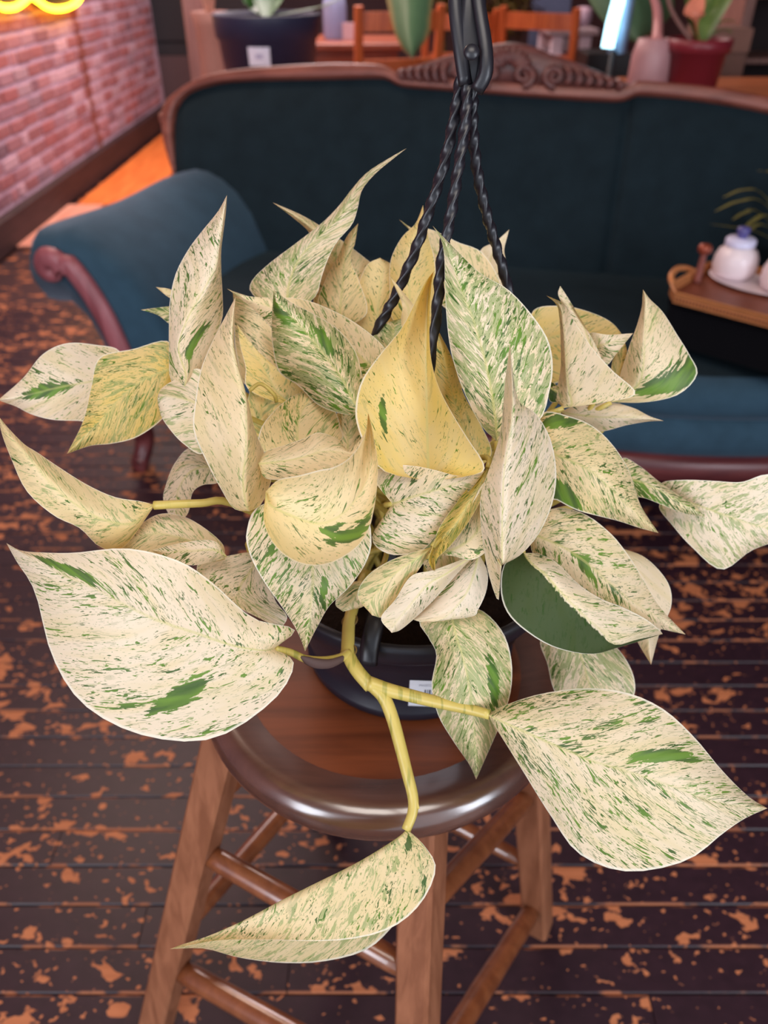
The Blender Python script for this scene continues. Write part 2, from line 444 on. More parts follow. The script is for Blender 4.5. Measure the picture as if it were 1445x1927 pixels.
# carved crest: arched plate, shell fan, volutes and acanthus ribs
crest = [(742, 150), (752, 132), (790, 124), (840, 108), (885, 97), (920, 88), (960, 82), (1000, 88), (1035, 103), (1080, 118), (1120, 134), (1160, 150), (1192, 166), (1188, 174)]
base_ = [(742, 152), (752, 150), (790, 150), (840, 152), (885, 154), (920, 157), (960, 160), (1000, 163), (1035, 165), (1080, 168), (1120, 170), (1160, 172), (1192, 172), (1188, 176)]
rows = []
for a, b in zip(smooth_path([p + (0,) for p in crest], 40), smooth_path([p + (0,) for p in base_], 40)):
    t_, b_ = BPt(a.x, a.y, .012), BPt(b.x, b.y, .012)
    rows.append([b_ - BN * .06, b_, b_.lerp(t_, .5) - BN * .004, t_.lerp(b_, .1) + BN * .012, t_, t_ - BN * .06])
carved = add('carved_crest', grid(rows, close_u=True), wood('dark_carved_wood', srgb(84, 44, 42), srgb(112, 64, 58), 0, .4), sofa)
def spiral(px, py, r0, turns, sgn=1, n=40):
    return [BPt(px + sgn * r0 * (1 - i / n * .85) * math.cos(i / n * turns * 6.283 + 1.5), py + r0 * (1 - i / n * .85) * math.sin(i / n * turns * 6.283 + 1.5), .03) for i in range(n)]
for px, py, r0, sg in ((922, 143, 20, 1), (986, 146, 20, -1), (1043, 148, 20, 1), (868, 140, 18, -1)):
    o = add('volute', tube(spiral(px, py, r0, 1.6, sg), [.012 * (1 - .5 * i / 39) for i in range(40)], 8), carved.data.materials[0], None); rel(o, carved)
for k in range(9):
    a = R(-158 + k * 17); c0 = Vector((957, 132, 0))
    pts = [BPt(957 + math.cos(a) * rr * 1.15, 134 + math.sin(a) * rr, .03) for rr in (8, 20, 32, 40)]
    o = add('shell_petal', tube(pts, [.004, .008, .011, .006], 8), carved.data.materials[0]); rel(o, carved)
for k in range(6):
    for sg, cx, cy in ((1, 1066 + k * 19, 146 + k * 3.6), (-1, 842 - k * 16, 142 + k * 0.5)):
        h = 20 - k * 2.4
        pts = [BPt(cx - sg * 6, cy - h, .024), BPt(cx + sg * 5, cy - h * .3, .034), BPt(cx + sg * 4, cy + h * .55, .032), BPt(cx - sg * 5, cy + h * .9, .024)]
        o = add('acanthus_leaf', tube(smooth_path(pts, 10), [.004, .007, .009, .010, .010, .010, .010, .009, .007, .004], 8), carved.data.materials[0]); rel(o, carved)
# seat cushion with a serpentine front, apron, wooden rail
def ff(u): return .68 + .085 * math.cos(max(-1, min(1, u / 1.0)) * math.pi / 2) - .02 * math.cos(u * 6)
rows = []
for i in range(60):
    u = -.93 + 1.86 * i / 59; f1 = ff(u)
    row = [S(u, -.12, .40), S(u, 0, .465), S(u, .2, .478), S(u, .42, .475), S(u, f1 - .13, .462)]
    for a in range(0, 181, 20):
        row.append(S(u, f1 - .055 + .06 * math.sin(R(a)), .40 + .055 * math.cos(R(a))))
    row.append(S(u, f1 - .10, .345)); rows.append(row)
add('seat_cushion', grid([r_[:6] for r_ in rows]), teal, sofa)
add('seat_front_lit', grid([r_[5:] for r_ in rows]), teal_lit, sofa)  # front roll split off so the lit velvet colour brightens it
rows = [[S(u, ff(u) - .03, .36), S(u, ff(u) + .005, .34), S(u, ff(u) + .008, .30), S(u, ff(u) + .006, .262), S(u, ff(u) - .03, .255)] for u in [-.95 + 1.9 * i / 59 for i in range(60)]]
add('apron', grid(rows), teal_lit, sofa)
rows = [[S(u, ff(u) - .05, .265), S(u, ff(u) + .022, .265), S(u, ff(u) + .034, .25), S(u, ff(u) + .036, .205), S(u, ff(u) + .02, .18 - .02 * math.cos(u * 5)), S(u, ff(u) - .05, .18)] for u in [-1.0 + 2.0 * i / 59 for i in range(60)]]
add('front_rail', grid(rows, close_u=True), front_wood, sofa)
for sg in (-1, 1):
    base = S(sg * .97, .70, 0)
    pts = [S(sg * .97, .66, .24), S(sg * 1.0, .71, .17), S(sg * .99, .69, .09), S(sg * 1.0, .73, .02), S(sg * 1.01, .75, .012)]
    add('front_leg', tube(smooth_path(pts, 16), [.055, .055, .053, .05, .046, .041, .036, .032, .029, .027, .026, .027, .03, .03, .024, .012], 12), front_wood, sofa)
    add('rear_leg', tube([S(sg * 1.0, -.02, .3), S(sg * 1.0, -.1, .008)], [.035, .022], 8), front_wood, sofa)
    # rolled arm
    prof = [(-.84, .40), (-.88, .49), (-.93, .575), (-.985, .635), (-1.04, .672), (-1.09, .692), (-1.135, .698), (-1.18, .688), (-1.212, .66), (-1.226, .62), (-1.218, .575), (-1.19, .54), (-1.15, .525), (-1.11, .53), (-1.07, .49), (-1.04, .42), (-1.02, .33), (-1.0, .20), (-.84, .20)]
    rows = []
    for i in range(22):
        t = i / 21; f = -.10 + .82 * t; sh = .10 * (1 - t) ** 1.3; bul = 0.006 * math.sin(t * 9); pl = lambda k: .009 * math.sin(k * 2.4 + t * 3) * max(0, (t - .72) / .28) * (1 < k < 13)
        e = 1 - .10 * max(0, (t - .93) / .07) ** 2
        rows.append([S(sg * -1 * ((u_ + sh + 1.05) * (e) - 1.05) * -1, f + .5 * pl(k), (z_ - .45) * e + .45 + bul * (z_ > .55) + pl(k)) for k, (u_, z_) in enumerate(prof)])
    V, Fs = grid(rows, close_u=True); n = len(prof); Fs += [tuple(range(21 * n, 22 * n)), tuple(reversed(range(n)))]
    arm = add('arm', (V, Fs), teal_lit, sofa)
    # wooden scroll facing with its curl
    sp = []
    for i in range(34):
        t = i / 33; a = R(330 - 520 * t + 180); r_ = .006 + .026 * t
        sp.append((-1.135 + r_ * math.cos(a), .612 + r_ * math.sin(a)))
    sp += [(-1.085, .628), (-1.045, .57), (-1.01, .49), (-.985, .40), (-.965, .30), (-.955, .20)]
    pts = [S(sg * -u_ * -1 if sg < 0 else -u_, .728, z_) for u_, z_ in sp] if sg > 0 else [S(u_, .728, z_) for u_, z_ in sp]
    pts = smooth_path(pts, 120)
    add('arm_scroll', tube(pts, [.007 + .023 * min(1, i / 80) for i in range(120)], 10, True, .7, tuple(SU)), scroll_wood, sofa)

# ------------------------------------------------------------------ hanging pot plant: pot, soil, hanger
black_plastic = plain('black_plastic', srgb(24, 23, 30), .38, .5, 0, .25, 60, .05)
pot_plastic = plain('blue_black_plastic', srgb(26, 26, 38), .42, .5, 0, .2, 40, .04)
PC = Vector((.025, .545, 0)); PB, PR = .7355, .860
plant = thing('potted_pothos', 'cream and green marbled pothos in black hanging pot on the bar stool', 'plant', (PC.x, PC.y, PB))
rimpts = [(.001, PB + .004), (.088, PB + .004), (.096, PB + .001), (.1005, PB + .003), (.1010, PB + .012), (.0965, PB + .016), (.104, PB + .045), (.113, PB + .075), (.119, PR - .023), (.1285, PR - .021), (.1315, PR - .017), (.1335, PR - .005), (.1325, PR), (.128, PR + .001), (.1255, PR - .003), (.123, PR - .02), (.121, PR - .03)]
pot = add('pot', lathe(rimpts, (PC.x, PC.y, 0), 64), pot_plastic, plant)
soilm = plain('dark_potting_soil', srgb(34, 24, 20), .95, .1, 0, .5, 220, .9)
rows = []
for i in range(14):
    r_ = .1225 * (i + .02) / 13; rows.append([Vector((PC.x + r_ * math.cos(6.2832 * k / 40), PC.y + r_ * math.sin(6.2832 * k / 40), PR - .022 + .006 * math.sin(k * 3.1 + i * 2.3) * (i < 13) * math.sin(i))) for k in range(40)])
tag(add('soil', grid(rows, close_u=True), soilm, plant), kind='stuff')
K = .9
def D(px, py, d): return P(px, py, d * K)
# price sticker on the pot
def pot_r(z):
    for (r0, z0), (r1, z1) in zip(rimpts[5:8], rimpts[6:9]):
        if z0 <= z <= z1: return r0 + (r1 - r0) * (z - z0) / (z1 - z0)
    return .1
def hit_pot(px, py):
    o = Vector((0, 0, CAMH)); d = (P(px, py, 1) - o)
    t = .45
    for _ in range(3000):
        p = o + d * t
        if p.z < PR - .02 and math.hypot(p.x - PC.x, p.y - PC.y) < pot_r(p.z) + .0006: return p
        t += .0003
    return p
rows = []
for i in range(4):
    row = []
    for j in range(8):
        a = hit_pot(768 + 82 * j / 7 + (1 - i / 3) * 3, 1280 + 48 * i / 3 + 3 * j / 7); row.append(a)
    rows.append(row)
label = add('price_sticker', grid(rows), plain('white_sticker_paper', srgb(225, 228, 236), .5, .3, 0, .03), pot)
ink = plain('grey_ink', srgb(120, 126, 140), .7, .2)
inkd = plain('dark_ink', srgb(70, 76, 90), .7, .2)
geo = []
for px, w_ in ((799, 2.2), (804, 1.2), (807.5, 2.6), (813, 1.4)):
    q = [hit_pot(px, 1298), hit_pot(px + w_, 1298), hit_pot(px + w_ - .6, 1311), hit_pot(px - .6, 1311)]
    q = [p + (Vector((0, -1, .6)).normalized()) * .0006 for p in q]
    geo.append((q, [(0, 1, 2, 3)]))
o = add('barcode', geo, inkd, None, False); rel(o, label)
def text_on(body, px, py, size, mat, parent, n):
    cu = bpy.data.curves.new('t', 'FONT'); cu.body = body; cu.size = size; cu.align_x = 'LEFT'
    to = bpy.data.objects.new('t', cu); C.objects.link(to)
    dg = bpy.context.evaluated_depsgraph_get(); me = bpy.data.meshes.new_from_object(to.evaluated_get(dg))
    bpy.data.objects.remove(to)
    o = obj('printed_text', me, mat, None, False)
    X = Vector((1, .05, 0)).normalized(); Y = (Vector((0, 0, 1)) * .85 + Vector((0, .0, 0)) - n * 0).normalized()
    Z = n.normalized(); Y = Z.cross(X).normalized(); X = Y.cross(Z)
    p = hit_pot(px, py) + Z * .0007
    o.matrix_basis = Matrix(((X.x, Y.x, Z.x, p.x), (X.y, Y.y, Z.y, p.y), (X.z, Y.z, Z.z, p.z), (0, 0, 0, 1)))
    rel(o, parent); return o
text_on('Pothos', 788, 1290, .0042, ink, label, Vector((-.05, -1, -.30)))

# hanger: hook strap at the top, three twisted wires down to clips on the rim
hook = [(880, 175, .49), (884, 120, .483), (886, 60, .478), (890, 0, .474), (892, -60, .472), (893, -140, .47)]
rows = []
for i in range(24):
    t = i / 23; c_ = cr(hook, t); w_ = (16 + 10 * min(1, t * 3.5) - 8 * max(0, t - .4))
    l_, r_ = P(c_[0] - w_, c_[1], c_[2]), P(c_[0] + w_, c_[1], c_[2]); m_ = P(*c_)
    Fd = Vector((0, -1, 0)) * .006
    rows.append([l_, l_.lerp(m_, .5) + Fd * .7, m_ + Fd * .25, m_.lerp(r_, .5) + Fd * .8, r_ + Fd * .3, r_ - Fd * .8, m_ - Fd * .5, l_ - Fd * .8])
V, Fs = grid(rows, close_u=True); Fs += [tuple(reversed(range(8))), tuple(range(23 * 8, 24 * 8))]
hang = add('hanger_hook', (V, Fs), black_plastic, plant)
for pts in ([(876, 160, .484), (866, 95, .479), (858, 30, .475), (854, -40, .472)], [(896, 172, .480), (914, 138, .475), (914, 90, .472), (903, 20, .470), (896, -40, .468)]):
    o = add('hook_blade', tube(smooth_path([P(*p) for p in pts], 14), .0044, 8, True, .55, (1, 0, 0)), black_plastic); rel(o, hang)
o = add('snap_stud', lathe([(.0001, .0), (.004, .0), (.005, -.002)], (0, 0, 0), 16), black_plastic)
o.matrix_basis = Matrix.Translation(P(888, 95, .466)) @ Matrix.Rotation(R(60), 4, 'X'); rel(o, hang)
def wire(pts):
    path = smooth_path([P(*p) for p in pts], 90)
    add('hanger_wire', tube(path, .0034, 12, True, 1, None, .42, 3, .22), black_plastic, plant)
wire([(868, 140, .487), (855, 220, .497), (835, 310, .508), (806, 400, .520), (778, 480, .532), (742, 560, .546), (708, 626, .560), (650, 760, .61), (590, 960, .68), (556, 1065, .728)])
wire([(880, 150, .485), (876, 230, .489), (862, 320, .494), (847, 410, .499), (830, 500, .506), (820, 600, .514), (790, 800, .535), (735, 1060, .575), (706, 1150, .585)])
wire([(890, 160, .485), (889, 230, .498), (896, 310, .512), (912, 390, .526), (932, 460, .540), (956, 545, .556), (985, 690, .60), (1012, 880, .68), (1020, 1000, .735)])
clip = [(712, 1150, .592), (706, 1172, .586), (699, 1200, .583), (694, 1228, .583), (692, 1250, .585)]
add('rim_clip', tube(smooth_path([P(*p) for p in clip], 10), .0075, 10, True, .5, (1, 0, 0)), black_plastic, plant)

# ------------------------------------------------------------------ leaves
def leaf_mat():
    t = NT('marbled_leaf')
    uvm = t.n('ShaderNodeUVMap', uv_map='metric').outputs[0]; uvn = t.n('ShaderNodeUVMap', uv_map='norm').outputs[0]
    m = t.sep(uvm); q = t.sep(uvn)
    s_, tt = m[0], m[1]; at = t.math('ABSOLUTE', tt); sg = t.math('SIGN', tt)
    u = t.math('MULTIPLY_ADD', q[0], 2.0, -1.0); v = q[1]; au = t.math('ABSOLUTE', u)
    seed = t.attr('seed'); g = t.attr('g'); ye = t.attr('yel'); pale = t.attr('pale'); half = t.attr('half')
    ac = t.math('SUBTRACT', s_, t.math('MULTIPLY', at, 1.15))          # across the lateral veins
    z = t.math('MULTIPLY_ADD', sg, 3.3, t.math('MULTIPLY', seed, 31.7))
    vec = lambda a, b, dz: t.comb(t.math('MULTIPLY', at, a), t.math('MULTIPLY', ac, b), t.math('ADD', z, dz))
    low = t.noise(vec(26, 40, 1.0), 1.0, 1.0)
    dens = t.math('MULTIPLY_ADD', low, .30, -.15)
    n1 = t.math('ADD', t.noise(vec(150, 330, 2.0), 1.0, 2.5, .55, 1.0), dens)
    n2 = t.math('ADD', t.noise(vec(520, 820, 5.0), 1.0, 1.0, .5, .6), t.math('MULTIPLY', dens, .8))
    n3 = t.noise(vec(60, 120, 9.0), 1.0, 3.0, .6, .7)
    n4 = t.noise(vec(110, 200, 14.0), 1.0, 4.0, .68, .9)
    thr = t.math('MULTIPLY_ADD', g, -.20, .70)
    f1 = t.ss(n1, thr, t.math('ADD', thr, .02))
    thr2 = t.math('MULTIPLY_ADD', g, -.12, .70)
    f2 = t.math('MULTIPLY', t.ss(n2, thr2, t.math('ADD', thr2, .04)), .85)
    thr3 = t.math('MULTIPLY_ADD', g, -.13, .745)
    f3 = t.ss(n3, thr3, t.math('ADD', thr3, .012))
    f4 = t.math('MULTIPLY', t.ss(n4, t.math('MULTIPLY_ADD', pale, -.22, .66), t.math('MULTIPLY_ADD', pale, -.22, .74)), .75)
    # named patches and a wholly green half
    wob = t.math('MULTIPLY_ADD', t.noise(vec(110, 260, 21.0), 1.0, 4.0, .6, .5), 2.4, -1.2)
    pm = None
    for k in ('a', 'b'):
        du = t.math('DIVIDE', t.math('SUBTRACT', u, t.attr('p%su' % k)), t.math('ADD', t.attr('p%sr' % k), .0001))
        vsh = t.math('MULTIPLY', t.math('SUBTRACT', au, t.math('ABSOLUTE', t.attr('p%su' % k))), .28)
        dv = t.math('DIVIDE', t.math('SUBTRACT', t.math('SUBTRACT', v, vsh), t.attr('p%sv' % k)), t.math('ADD', t.attr('p%ss' % k), .0001))
        rr = t.math('SQRT', t.math('ADD', t.math('MULTIPLY', du, du), t.math('MULTIPLY', dv, dv)))
        mk = t.math('SUBTRACT', 1.0, t.ss(t.math('ADD', rr, wob), .92, 1.0))
        pm = mk if pm is None else t.math('MAXIMUM', pm, mk)
    hm = t.ss(t.math('ADD', t.math('MULTIPLY', u, half), t.math('MULTIPLY', wob, .06)), .03, .06)
    dark = t.math('MAXIMUM', t.math('MAXIMUM', f1, f2), t.math('MAXIMUM', t.math('MAXIMUM', f3, pm), hm))
    lowy = t.noise(t.comb(t.math('MULTIPLY', tt, 22.0), t.math('MULTIPLY', s_, 18.0), z), 1.0, 2.0)
    yy = t.math('ADD', t.math('MULTIPLY', ye, t.math('MULTIPLY_ADD', lowy, 1.0, .5)), t.math('MULTIPLY', t.math('SUBTRACT', 1.0, t.ss(v, .0, .3)), .25), None, True)
    basec = t.mix(yy, srgb(236, 221, 200), srgb(230, 202, 112))
    palec = t.mix(t.noise(vec(60, 60, 3.0), 1.0, 1.0), srgb(150, 170, 118), srgb(142, 160, 80))
    basec = t.mix(t.math('MULTIPLY', t.ss(t.noise(vec(40, 70, 33.0), 1.0, 2.0), .42, .68), .45), basec, srgb(222, 204, 150))
    c = t.mix(f4, basec, palec)
    gh = t.ss(t.noise(vec(170, 300, 41.0), 1.0, 2.5, .55, .8), t.math('MULTIPLY_ADD', g, -.12, .64), t.math('MULTIPLY_ADD', g, -.12, .70))
    gh2 = t.ss(t.noise(vec(55, 110, 47.0), 1.0, 4.0, .6, .6), .63, .66)
    c = t.mix(t.math('MULTIPLY', t.math('MAXIMUM', gh, t.math('MULTIPLY', gh2, .9)), .30), c, srgb(128, 142, 96))
    gc = t.mix(t.ss(t.noise(vec(50, 120, 17.0), 1.0, 1.0), .35, .65), srgb(46, 90, 24), srgb(92, 138, 30))
    gc = t.mix(hm, gc, srgb(18, 60, 10))
    c = t.mix(t.math('MULTIPLY', dark, .93), c, gc)
    rib = t.math('SUBTRACT', 1.0, t.ss(at, .0006, .0014))
    rib = t.math('MULTIPLY', rib, t.math('SUBTRACT', 1.0, v))
    c = t.mix(t.math('MULTIPLY', rib, .7), c, srgb(206, 202, 130))
    rimf = t.ss(au, .965, .985)
    c = t.mix(t.math('MULTIPLY', rimf, .75), c, srgb(244, 238, 222))
    tip = t.ss(v, .96, 1.0); c = t.mix(t.math('MULTIPLY', tip, .6), c, srgb(222, 190, 150))
    t.base(c); t.set(Roughness=.46); t.put(t.b.inputs['Specular IOR Level'], t.math('MULTIPLY_ADD', hm, -.26, .34))
    vein = t.math('SINE', t.math('MULTIPLY', ac, 520.0))
    h = t.math('ADD', t.math('MULTIPLY', t.ss(at, .0, .004), .8), t.math('MULTIPLY', vein, .10))
    h = t.math('ADD', h, t.math('MULTIPLY', lowy, .5)); t.bump(h, .35, .0016)
    tr = t.n('ShaderNodeBsdfTranslucent'); tc = t.mix(1.0, c, srgb(250, 226, 140), 'MULTIPLY'); t.link(tc, tr.inputs[0])
    ms = t.n('ShaderNodeMixShader'); ms.inputs[0].default_value = .30
    t.link(t.b.outputs[0], ms.inputs[1]); t.link(tr.outputs[0], ms.inputs[2]); t.link(ms.outputs[0], t.out.inputs[0])
    return t.m
ML = leaf_mat()
def stem_mat():
    t = NT('yellow_green_stem'); n = t.noise(t.pos(), 60.0, 3); n2 = None
    x = t.sep(t.pos()); st = t.noise(t.comb(t.math('MULTIPLY', x[0], 260.0), t.math('MULTIPLY', x[1], 40.0), t.math('MULTIPLY', x[2], 30.0)), 1.0, 2.0)
    zz = t.ss(x[2], .70, .80); c = t.mix(n, t.mix(zz, srgb(204, 184, 118), srgb(172, 152, 66)), t.mix(zz, srgb(222, 204, 152), srgb(204, 184, 104))); c = t.mix(t.math('MULTIPLY', t.ss(st, .54, .64), t.math('MULTIPLY', t.math('MULTIPLY', t.attr('g'), .6), zz)), c, srgb(112, 120, 36))
    t.base(c); t.set(Roughness=.4); t.b.inputs['Subsurface Weight'].default_value = .1; t.b.inputs['Subsurface Radius'].default_value = (.004, .003, .001)
    return t.m
MS = stem_mat()
NV, NU = 30, 16
lrng = random.Random(5)
CROWN = PC + Vector((0, 0, PR - .02))
LEAVES = []
def leaf(d, rows, fl=0.0, fr=0.0, arch=0.0, g=.45, yel=.25, pale=.3, half=0.0, pa=None, pb=None, stem=True, label=None, pw=1.7):
    n = len(rows); exp = []
    for r_ in rows:
        exp.append(tuple(r_) * 3 if len(r_) == 2 else tuple(r_))
    dl = d if isinstance(d, (list, tuple)) else (d, d)
    V = []; uvn = []; 
    for i in range(NV):
        v = i / (NV - 1); c = cr(exp, v)
        dd = cr([(q,) for q in dl], v)[0] + arch * math.sin(math.pi * v)
        env = min(1, math.sin(math.pi * min(1, max(0, v))) ** .5 * 1.05)
        for j in range(NU + 1):
            u = -1 + 2 * j / NU; a = abs(u)
            ex, ey = (c[0], c[1]) if u < 0 else (c[4], c[5]); f = fl if u < 0 else fr
            wv = .0022 * math.sin(v * 9 + (3 if u < 0 else 0) + n) * a ** 3 * env
            V.append(D(c[2] + (ex - c[2]) * a, c[3] + (ey - c[3]) * a, dd + f * env * a ** pw + wv)); uvn.append((j / NU, v))
    Fs = [(i * (NU + 1) + j, i * (NU + 1) + j + 1, (i + 1) * (NU + 1) + j + 1, (i + 1) * (NU + 1) + j) for i in range(NV - 1) for j in range(NU)]
    me = pydata(V, Fs)
    mid = [V[i * (NU + 1) + NU // 2] for i in range(NV)]
    Ln = sum((mid[i + 1] - mid[i]).length for i in range(NV - 1))
    hw = max(max((V[i * (NU + 1)] - mid[i]).length, (V[i * (NU + 1) + NU] - mid[i]).length) for i in range(NV))
    l1 = me.uv_layers.new(name='norm'); l2 = me.uv_layers.new(name='metric')
    met = []
    for i in range(NV):
        for j in range(NU + 1):
            u = -1 + 2 * j / NU; e = V[i * (NU + 1)] if u < 0 else V[i * (NU + 1) + NU]
            wdt = max((e - mid[i]).length, hw * .15)
            met.append((Ln * i / (NV - 1), u * wdt))
    for lp in me.loops:
        l1.data[lp.index].uv = uvn[lp.vertex_index]; l2.data[lp.index].uv = met[lp.vertex_index]
    o = obj('leaf', me, ML, None); rel(o, plant)
    o['seed'] = lrng.random(); o['g'] = float(g); o['yel'] = float(yel); o['pale'] = float(pale); o['half'] = float(half)
    for k, p_ in (('a', pa), ('b', pb)):
        p_ = p_ or (0, 9, .0, .0)
        o['p%su' % k], o['p%sv' % k], o['p%sr' % k], o['p%ss' % k] = [float(x) for x in p_]
    if label: o['label'] = label
    LEAVES.append((o, mid))
    if stem:
        b = mid[0]; back = (mid[0] - mid[3]).normalized()
        tgt = CROWN + Vector((lrng.uniform(-.07, .07), lrng.uniform(-.05, .06), 0))
        c1 = b + back * .03; c2 = tgt + Vector((0, 0, .05))
        pts = []
        for i in range(14):
            t = i / 13; pts.append(b * (1 - t) ** 3 + c1 * 3 * t * (1 - t) ** 2 + c2 * 3 * t * t * (1 - t) + tgt * t ** 3)
        p = add('petiole', tube(pts, [.0019 + .0009 * i / 13 for i in range(14)], 7), MS); rel(p, o); p['g'] = .3
    return o

# --- big outer leaves -------------------------------------------------
leaf([.57, .545, .53, .545, .57], [(517, 1220), (554, 1184, 490, 1224, 553, 1250), (476, 1163, 430, 1213, 512, 1320), (399, 1096, 365, 1190, 400, 1390), (335, 1055, 300, 1169, 270, 1384), (240, 1032, 240, 1141, 160, 1328), (142, 1040, 172, 1104, 99, 1237), (86, 1040, 107, 1079, 66, 1115), (40, 1036, 49, 1045, 32, 1058), (12, 1022)],
     .012, .02, 0, .42, .12, .25, 0, (-.40, .74, .34, .085), (.60, .38, .20, .035), stem=False)
leaf([.58, .565, .55, .555, .585], [(917, 1345), (948, 1328, 940, 1356, 935, 1373), (1016, 1306, 985, 1376, 980, 1445), (1104, 1295, 1050, 1405, 1036, 1535), (1181, 1304, 1120, 1434, 1090, 1607), (1249, 1335, 1190, 1455, 1180, 1640), (1307, 1388, 1255, 1477, 1290, 1620), (1357, 1448, 1326, 1503, 1362, 1567), (1407, 1498, 1392, 1517, 1402, 1540), (1444, 1521)],
     .02, .012, 0, .58, .22, .25, 0, (-.45, .62, .34, .035), stem=False)
leaf([.585, .575, .57, .58, .60], [(765, 1560), (782, 1600, 752, 1573, 797, 1590), (792, 1680, 716, 1597, 820, 1635), (742, 1740, 665, 1627, 790, 1702), (690, 1787, 600, 1659, 728, 1750), (610, 1809, 530, 1694, 632, 1770), (530, 1812, 460, 1731, 500, 1769), (450, 1802, 395, 1760, 418, 1769), (384, 1785, 350, 1775, 360, 1778), (319, 1786)],
     .05, -.012, 0, .30, .45, .7, 0, (.4, .12, .10, .07), stem=False)
# --- hanging under the rim ---------------------------------------------
leaf([.60, .585, .58, .60, .62], [(850, 1135), (790, 1165, 850, 1160, 905, 1148), (806, 1200, 858, 1195, 945, 1188), (821, 1233, 868, 1228, 962, 1240), (812, 1290, 882, 1285, 962, 1295), (824, 1345, 890, 1340, 948, 1347), (853, 1395, 893, 1390, 928, 1394), (882, 1437, 896, 1435, 910, 1435), (896, 1467)],
     .02, .02, 0, .40, .35, .95, 0, (.6, .5, .14, .13))
leaf([.68, .67, .68], [(1075, 1170), (1018, 1200, 1080, 1190, 1140, 1200), (1030, 1250, 1095, 1240, 1182, 1248), (1043, 1300, 1110, 1290, 1195, 1300), (1075, 1345, 1125, 1340, 1170, 1345), (1140, 1395)], .015, .015, 0, .35, .1, .95)
# --- right lower: dark half leaf and neighbours ------------------------
leaf([.60, .585, .58, .60, .61], [(985, 1040), (950, 1060, 1000, 1060, 1015, 1043), (942, 1108, 1030, 1085, 1049, 1060), (953, 1150, 1060, 1120, 1087, 1098), (985, 1184, 1090, 1150, 1129, 1126), (1040, 1217, 1125, 1182, 1172, 1143), (1110, 1231, 1158, 1212, 1215, 1165), (1165, 1218, 1200, 1203, 1240, 1185), (1247, 1193)],
     .0, -.012, 0, .42, .15, .3, -1, label='leaf with one half wholly dark green')
leaf([.62, .605, .60, .615, .64], [(1000, 1000), (1039, 958, 1015, 1010, 1000, 1035), (1095, 965, 1060, 1030, 1020, 1060), (1146, 1001, 1105, 1060, 1070, 1098), (1181, 1043, 1150, 1100, 1120, 1145), (1210, 1090, 1195, 1135, 1172, 1165), (1242, 1143, 1240, 1162, 1228, 1180), (1290, 1194)], .012, .012, 0, .52, .2, .35, 0, (.1, .42, .3, .06))
leaf([.66, .655, .66], [(1165, 1030), (1160, 1060, 1185, 1055, 1215, 1050), (1165, 1110, 1205, 1105, 1256, 1095), (1180, 1160, 1215, 1155, 1263, 1140), (1198, 1205, 1220, 1200, 1242, 1188), (1225, 1251)], .01, .01, 0, .1, .15, .15)
leaf([.615, .595, .595, .61, .63], [(1010, 840), (1020, 778, 1030, 850, 1030, 930), (1070, 783, 1070, 865, 1050, 942), (1117, 803, 1110, 885, 1085, 960), (1155, 840, 1145, 915, 1125, 971), (1184, 887, 1175, 945, 1165, 981), (1205, 950, 1208, 973, 1205, 994), (1239, 1003)],
     .015, .015, 0, .48, .45, .55, 0, (.8, .3, .35, .14), (-.8, .22, .2, .12))
leaf([.66, .65, .65, .66], [(1165, 900), (1172, 862, 1180, 900, 1185, 930), (1205, 878, 1215, 910, 1215, 938), (1240, 906, 1245, 925, 1248, 951), (1280, 934, 1285, 948, 1283, 965), (1308, 952, 1310, 961, 1308, 970), (1327, 973)], .01, .005, 0, .85, .3, .6)
leaf([.69, .67, .66, .66, .67], [(1252, 930), (1246, 908, 1275, 938, 1240, 955), (1290, 903, 1311, 950, 1262, 985), (1345, 905, 1350, 964, 1300, 1028), (1395, 907, 1395, 980, 1357, 1072), (1440, 893, 1440, 993, 1414, 1036), (1490, 900, 1485, 1000, 1470, 1017), (1540, 1000)], -.005, .015, 0, .30, .1, .75)
# --- right upper group ---------------------------------------------------
leaf([.63, .625, .62, .625, .63], [(1060, 768), (1043, 748, 1075, 762, 1130, 758), (1050, 720, 1070, 735, 1196, 741), (1055, 690, 1066, 700, 1152, 697), (1055, 655, 1064, 660, 1113, 653), (1053, 610, 1060, 612, 1080, 604), (1048, 575, 1053, 575, 1063, 573), (1028, 556)], .015, -.005, 0, .38, .2, .3)
leaf([.65, .645, .645], [(1135, 690), (1098, 655, 1116, 660, 1128, 665), (1078, 607, 1096, 610, 1106, 622), (1058, 572, 1072, 575, 1083, 584), (1050, 553, 1058, 553, 1066, 556), (1054, 538)], 0, 0, 0, .35, .1, .4)
leaf([.66, .65, .645, .65, .655], [(1150, 757), (1163, 722, 1190, 735, 1215, 757), (1168, 702, 1205, 715, 1277, 742), (1177, 673, 1210, 690, 1312, 704), (1187, 643, 1212, 660, 1297, 667), (1198, 613, 1213, 625, 1273, 628), (1207, 580, 1214, 585, 1247, 587), (1209, 558, 1214, 560, 1223, 563), (1210, 545)], .02, .012, 0, .25, .3, .5, 0, (.62, .30, .62, .15))
leaf([.67, .66, .66], [(1115, 665), (1108, 628, 1128, 650, 1140, 687), (1145, 630, 1150, 645, 1160, 665), (1191, 627)], .0, .0, 0, .5, .1, .5)
leaf([.71, .70, .70], [(1000, 650), (1003, 585, 1020, 640, 1010, 720), (1060, 576, 1060, 630, 1050, 720), (1112, 588, 1100, 630, 1100, 690), (1152, 608, 1145, 632, 1150, 665), (1178, 640)], 0, .01, 0, .25, .85, .4)
leaf([.67, .66, .66], [(1055, 775), (1085, 763, 1080, 780, 1070, 795), (1145, 757, 1130, 785, 1125, 812), (1190, 767, 1180, 785, 1180, 800), (1222, 783, 1220, 788, 1222, 793), (1249, 792)], .005, .01, 0, .12, .1, .2)
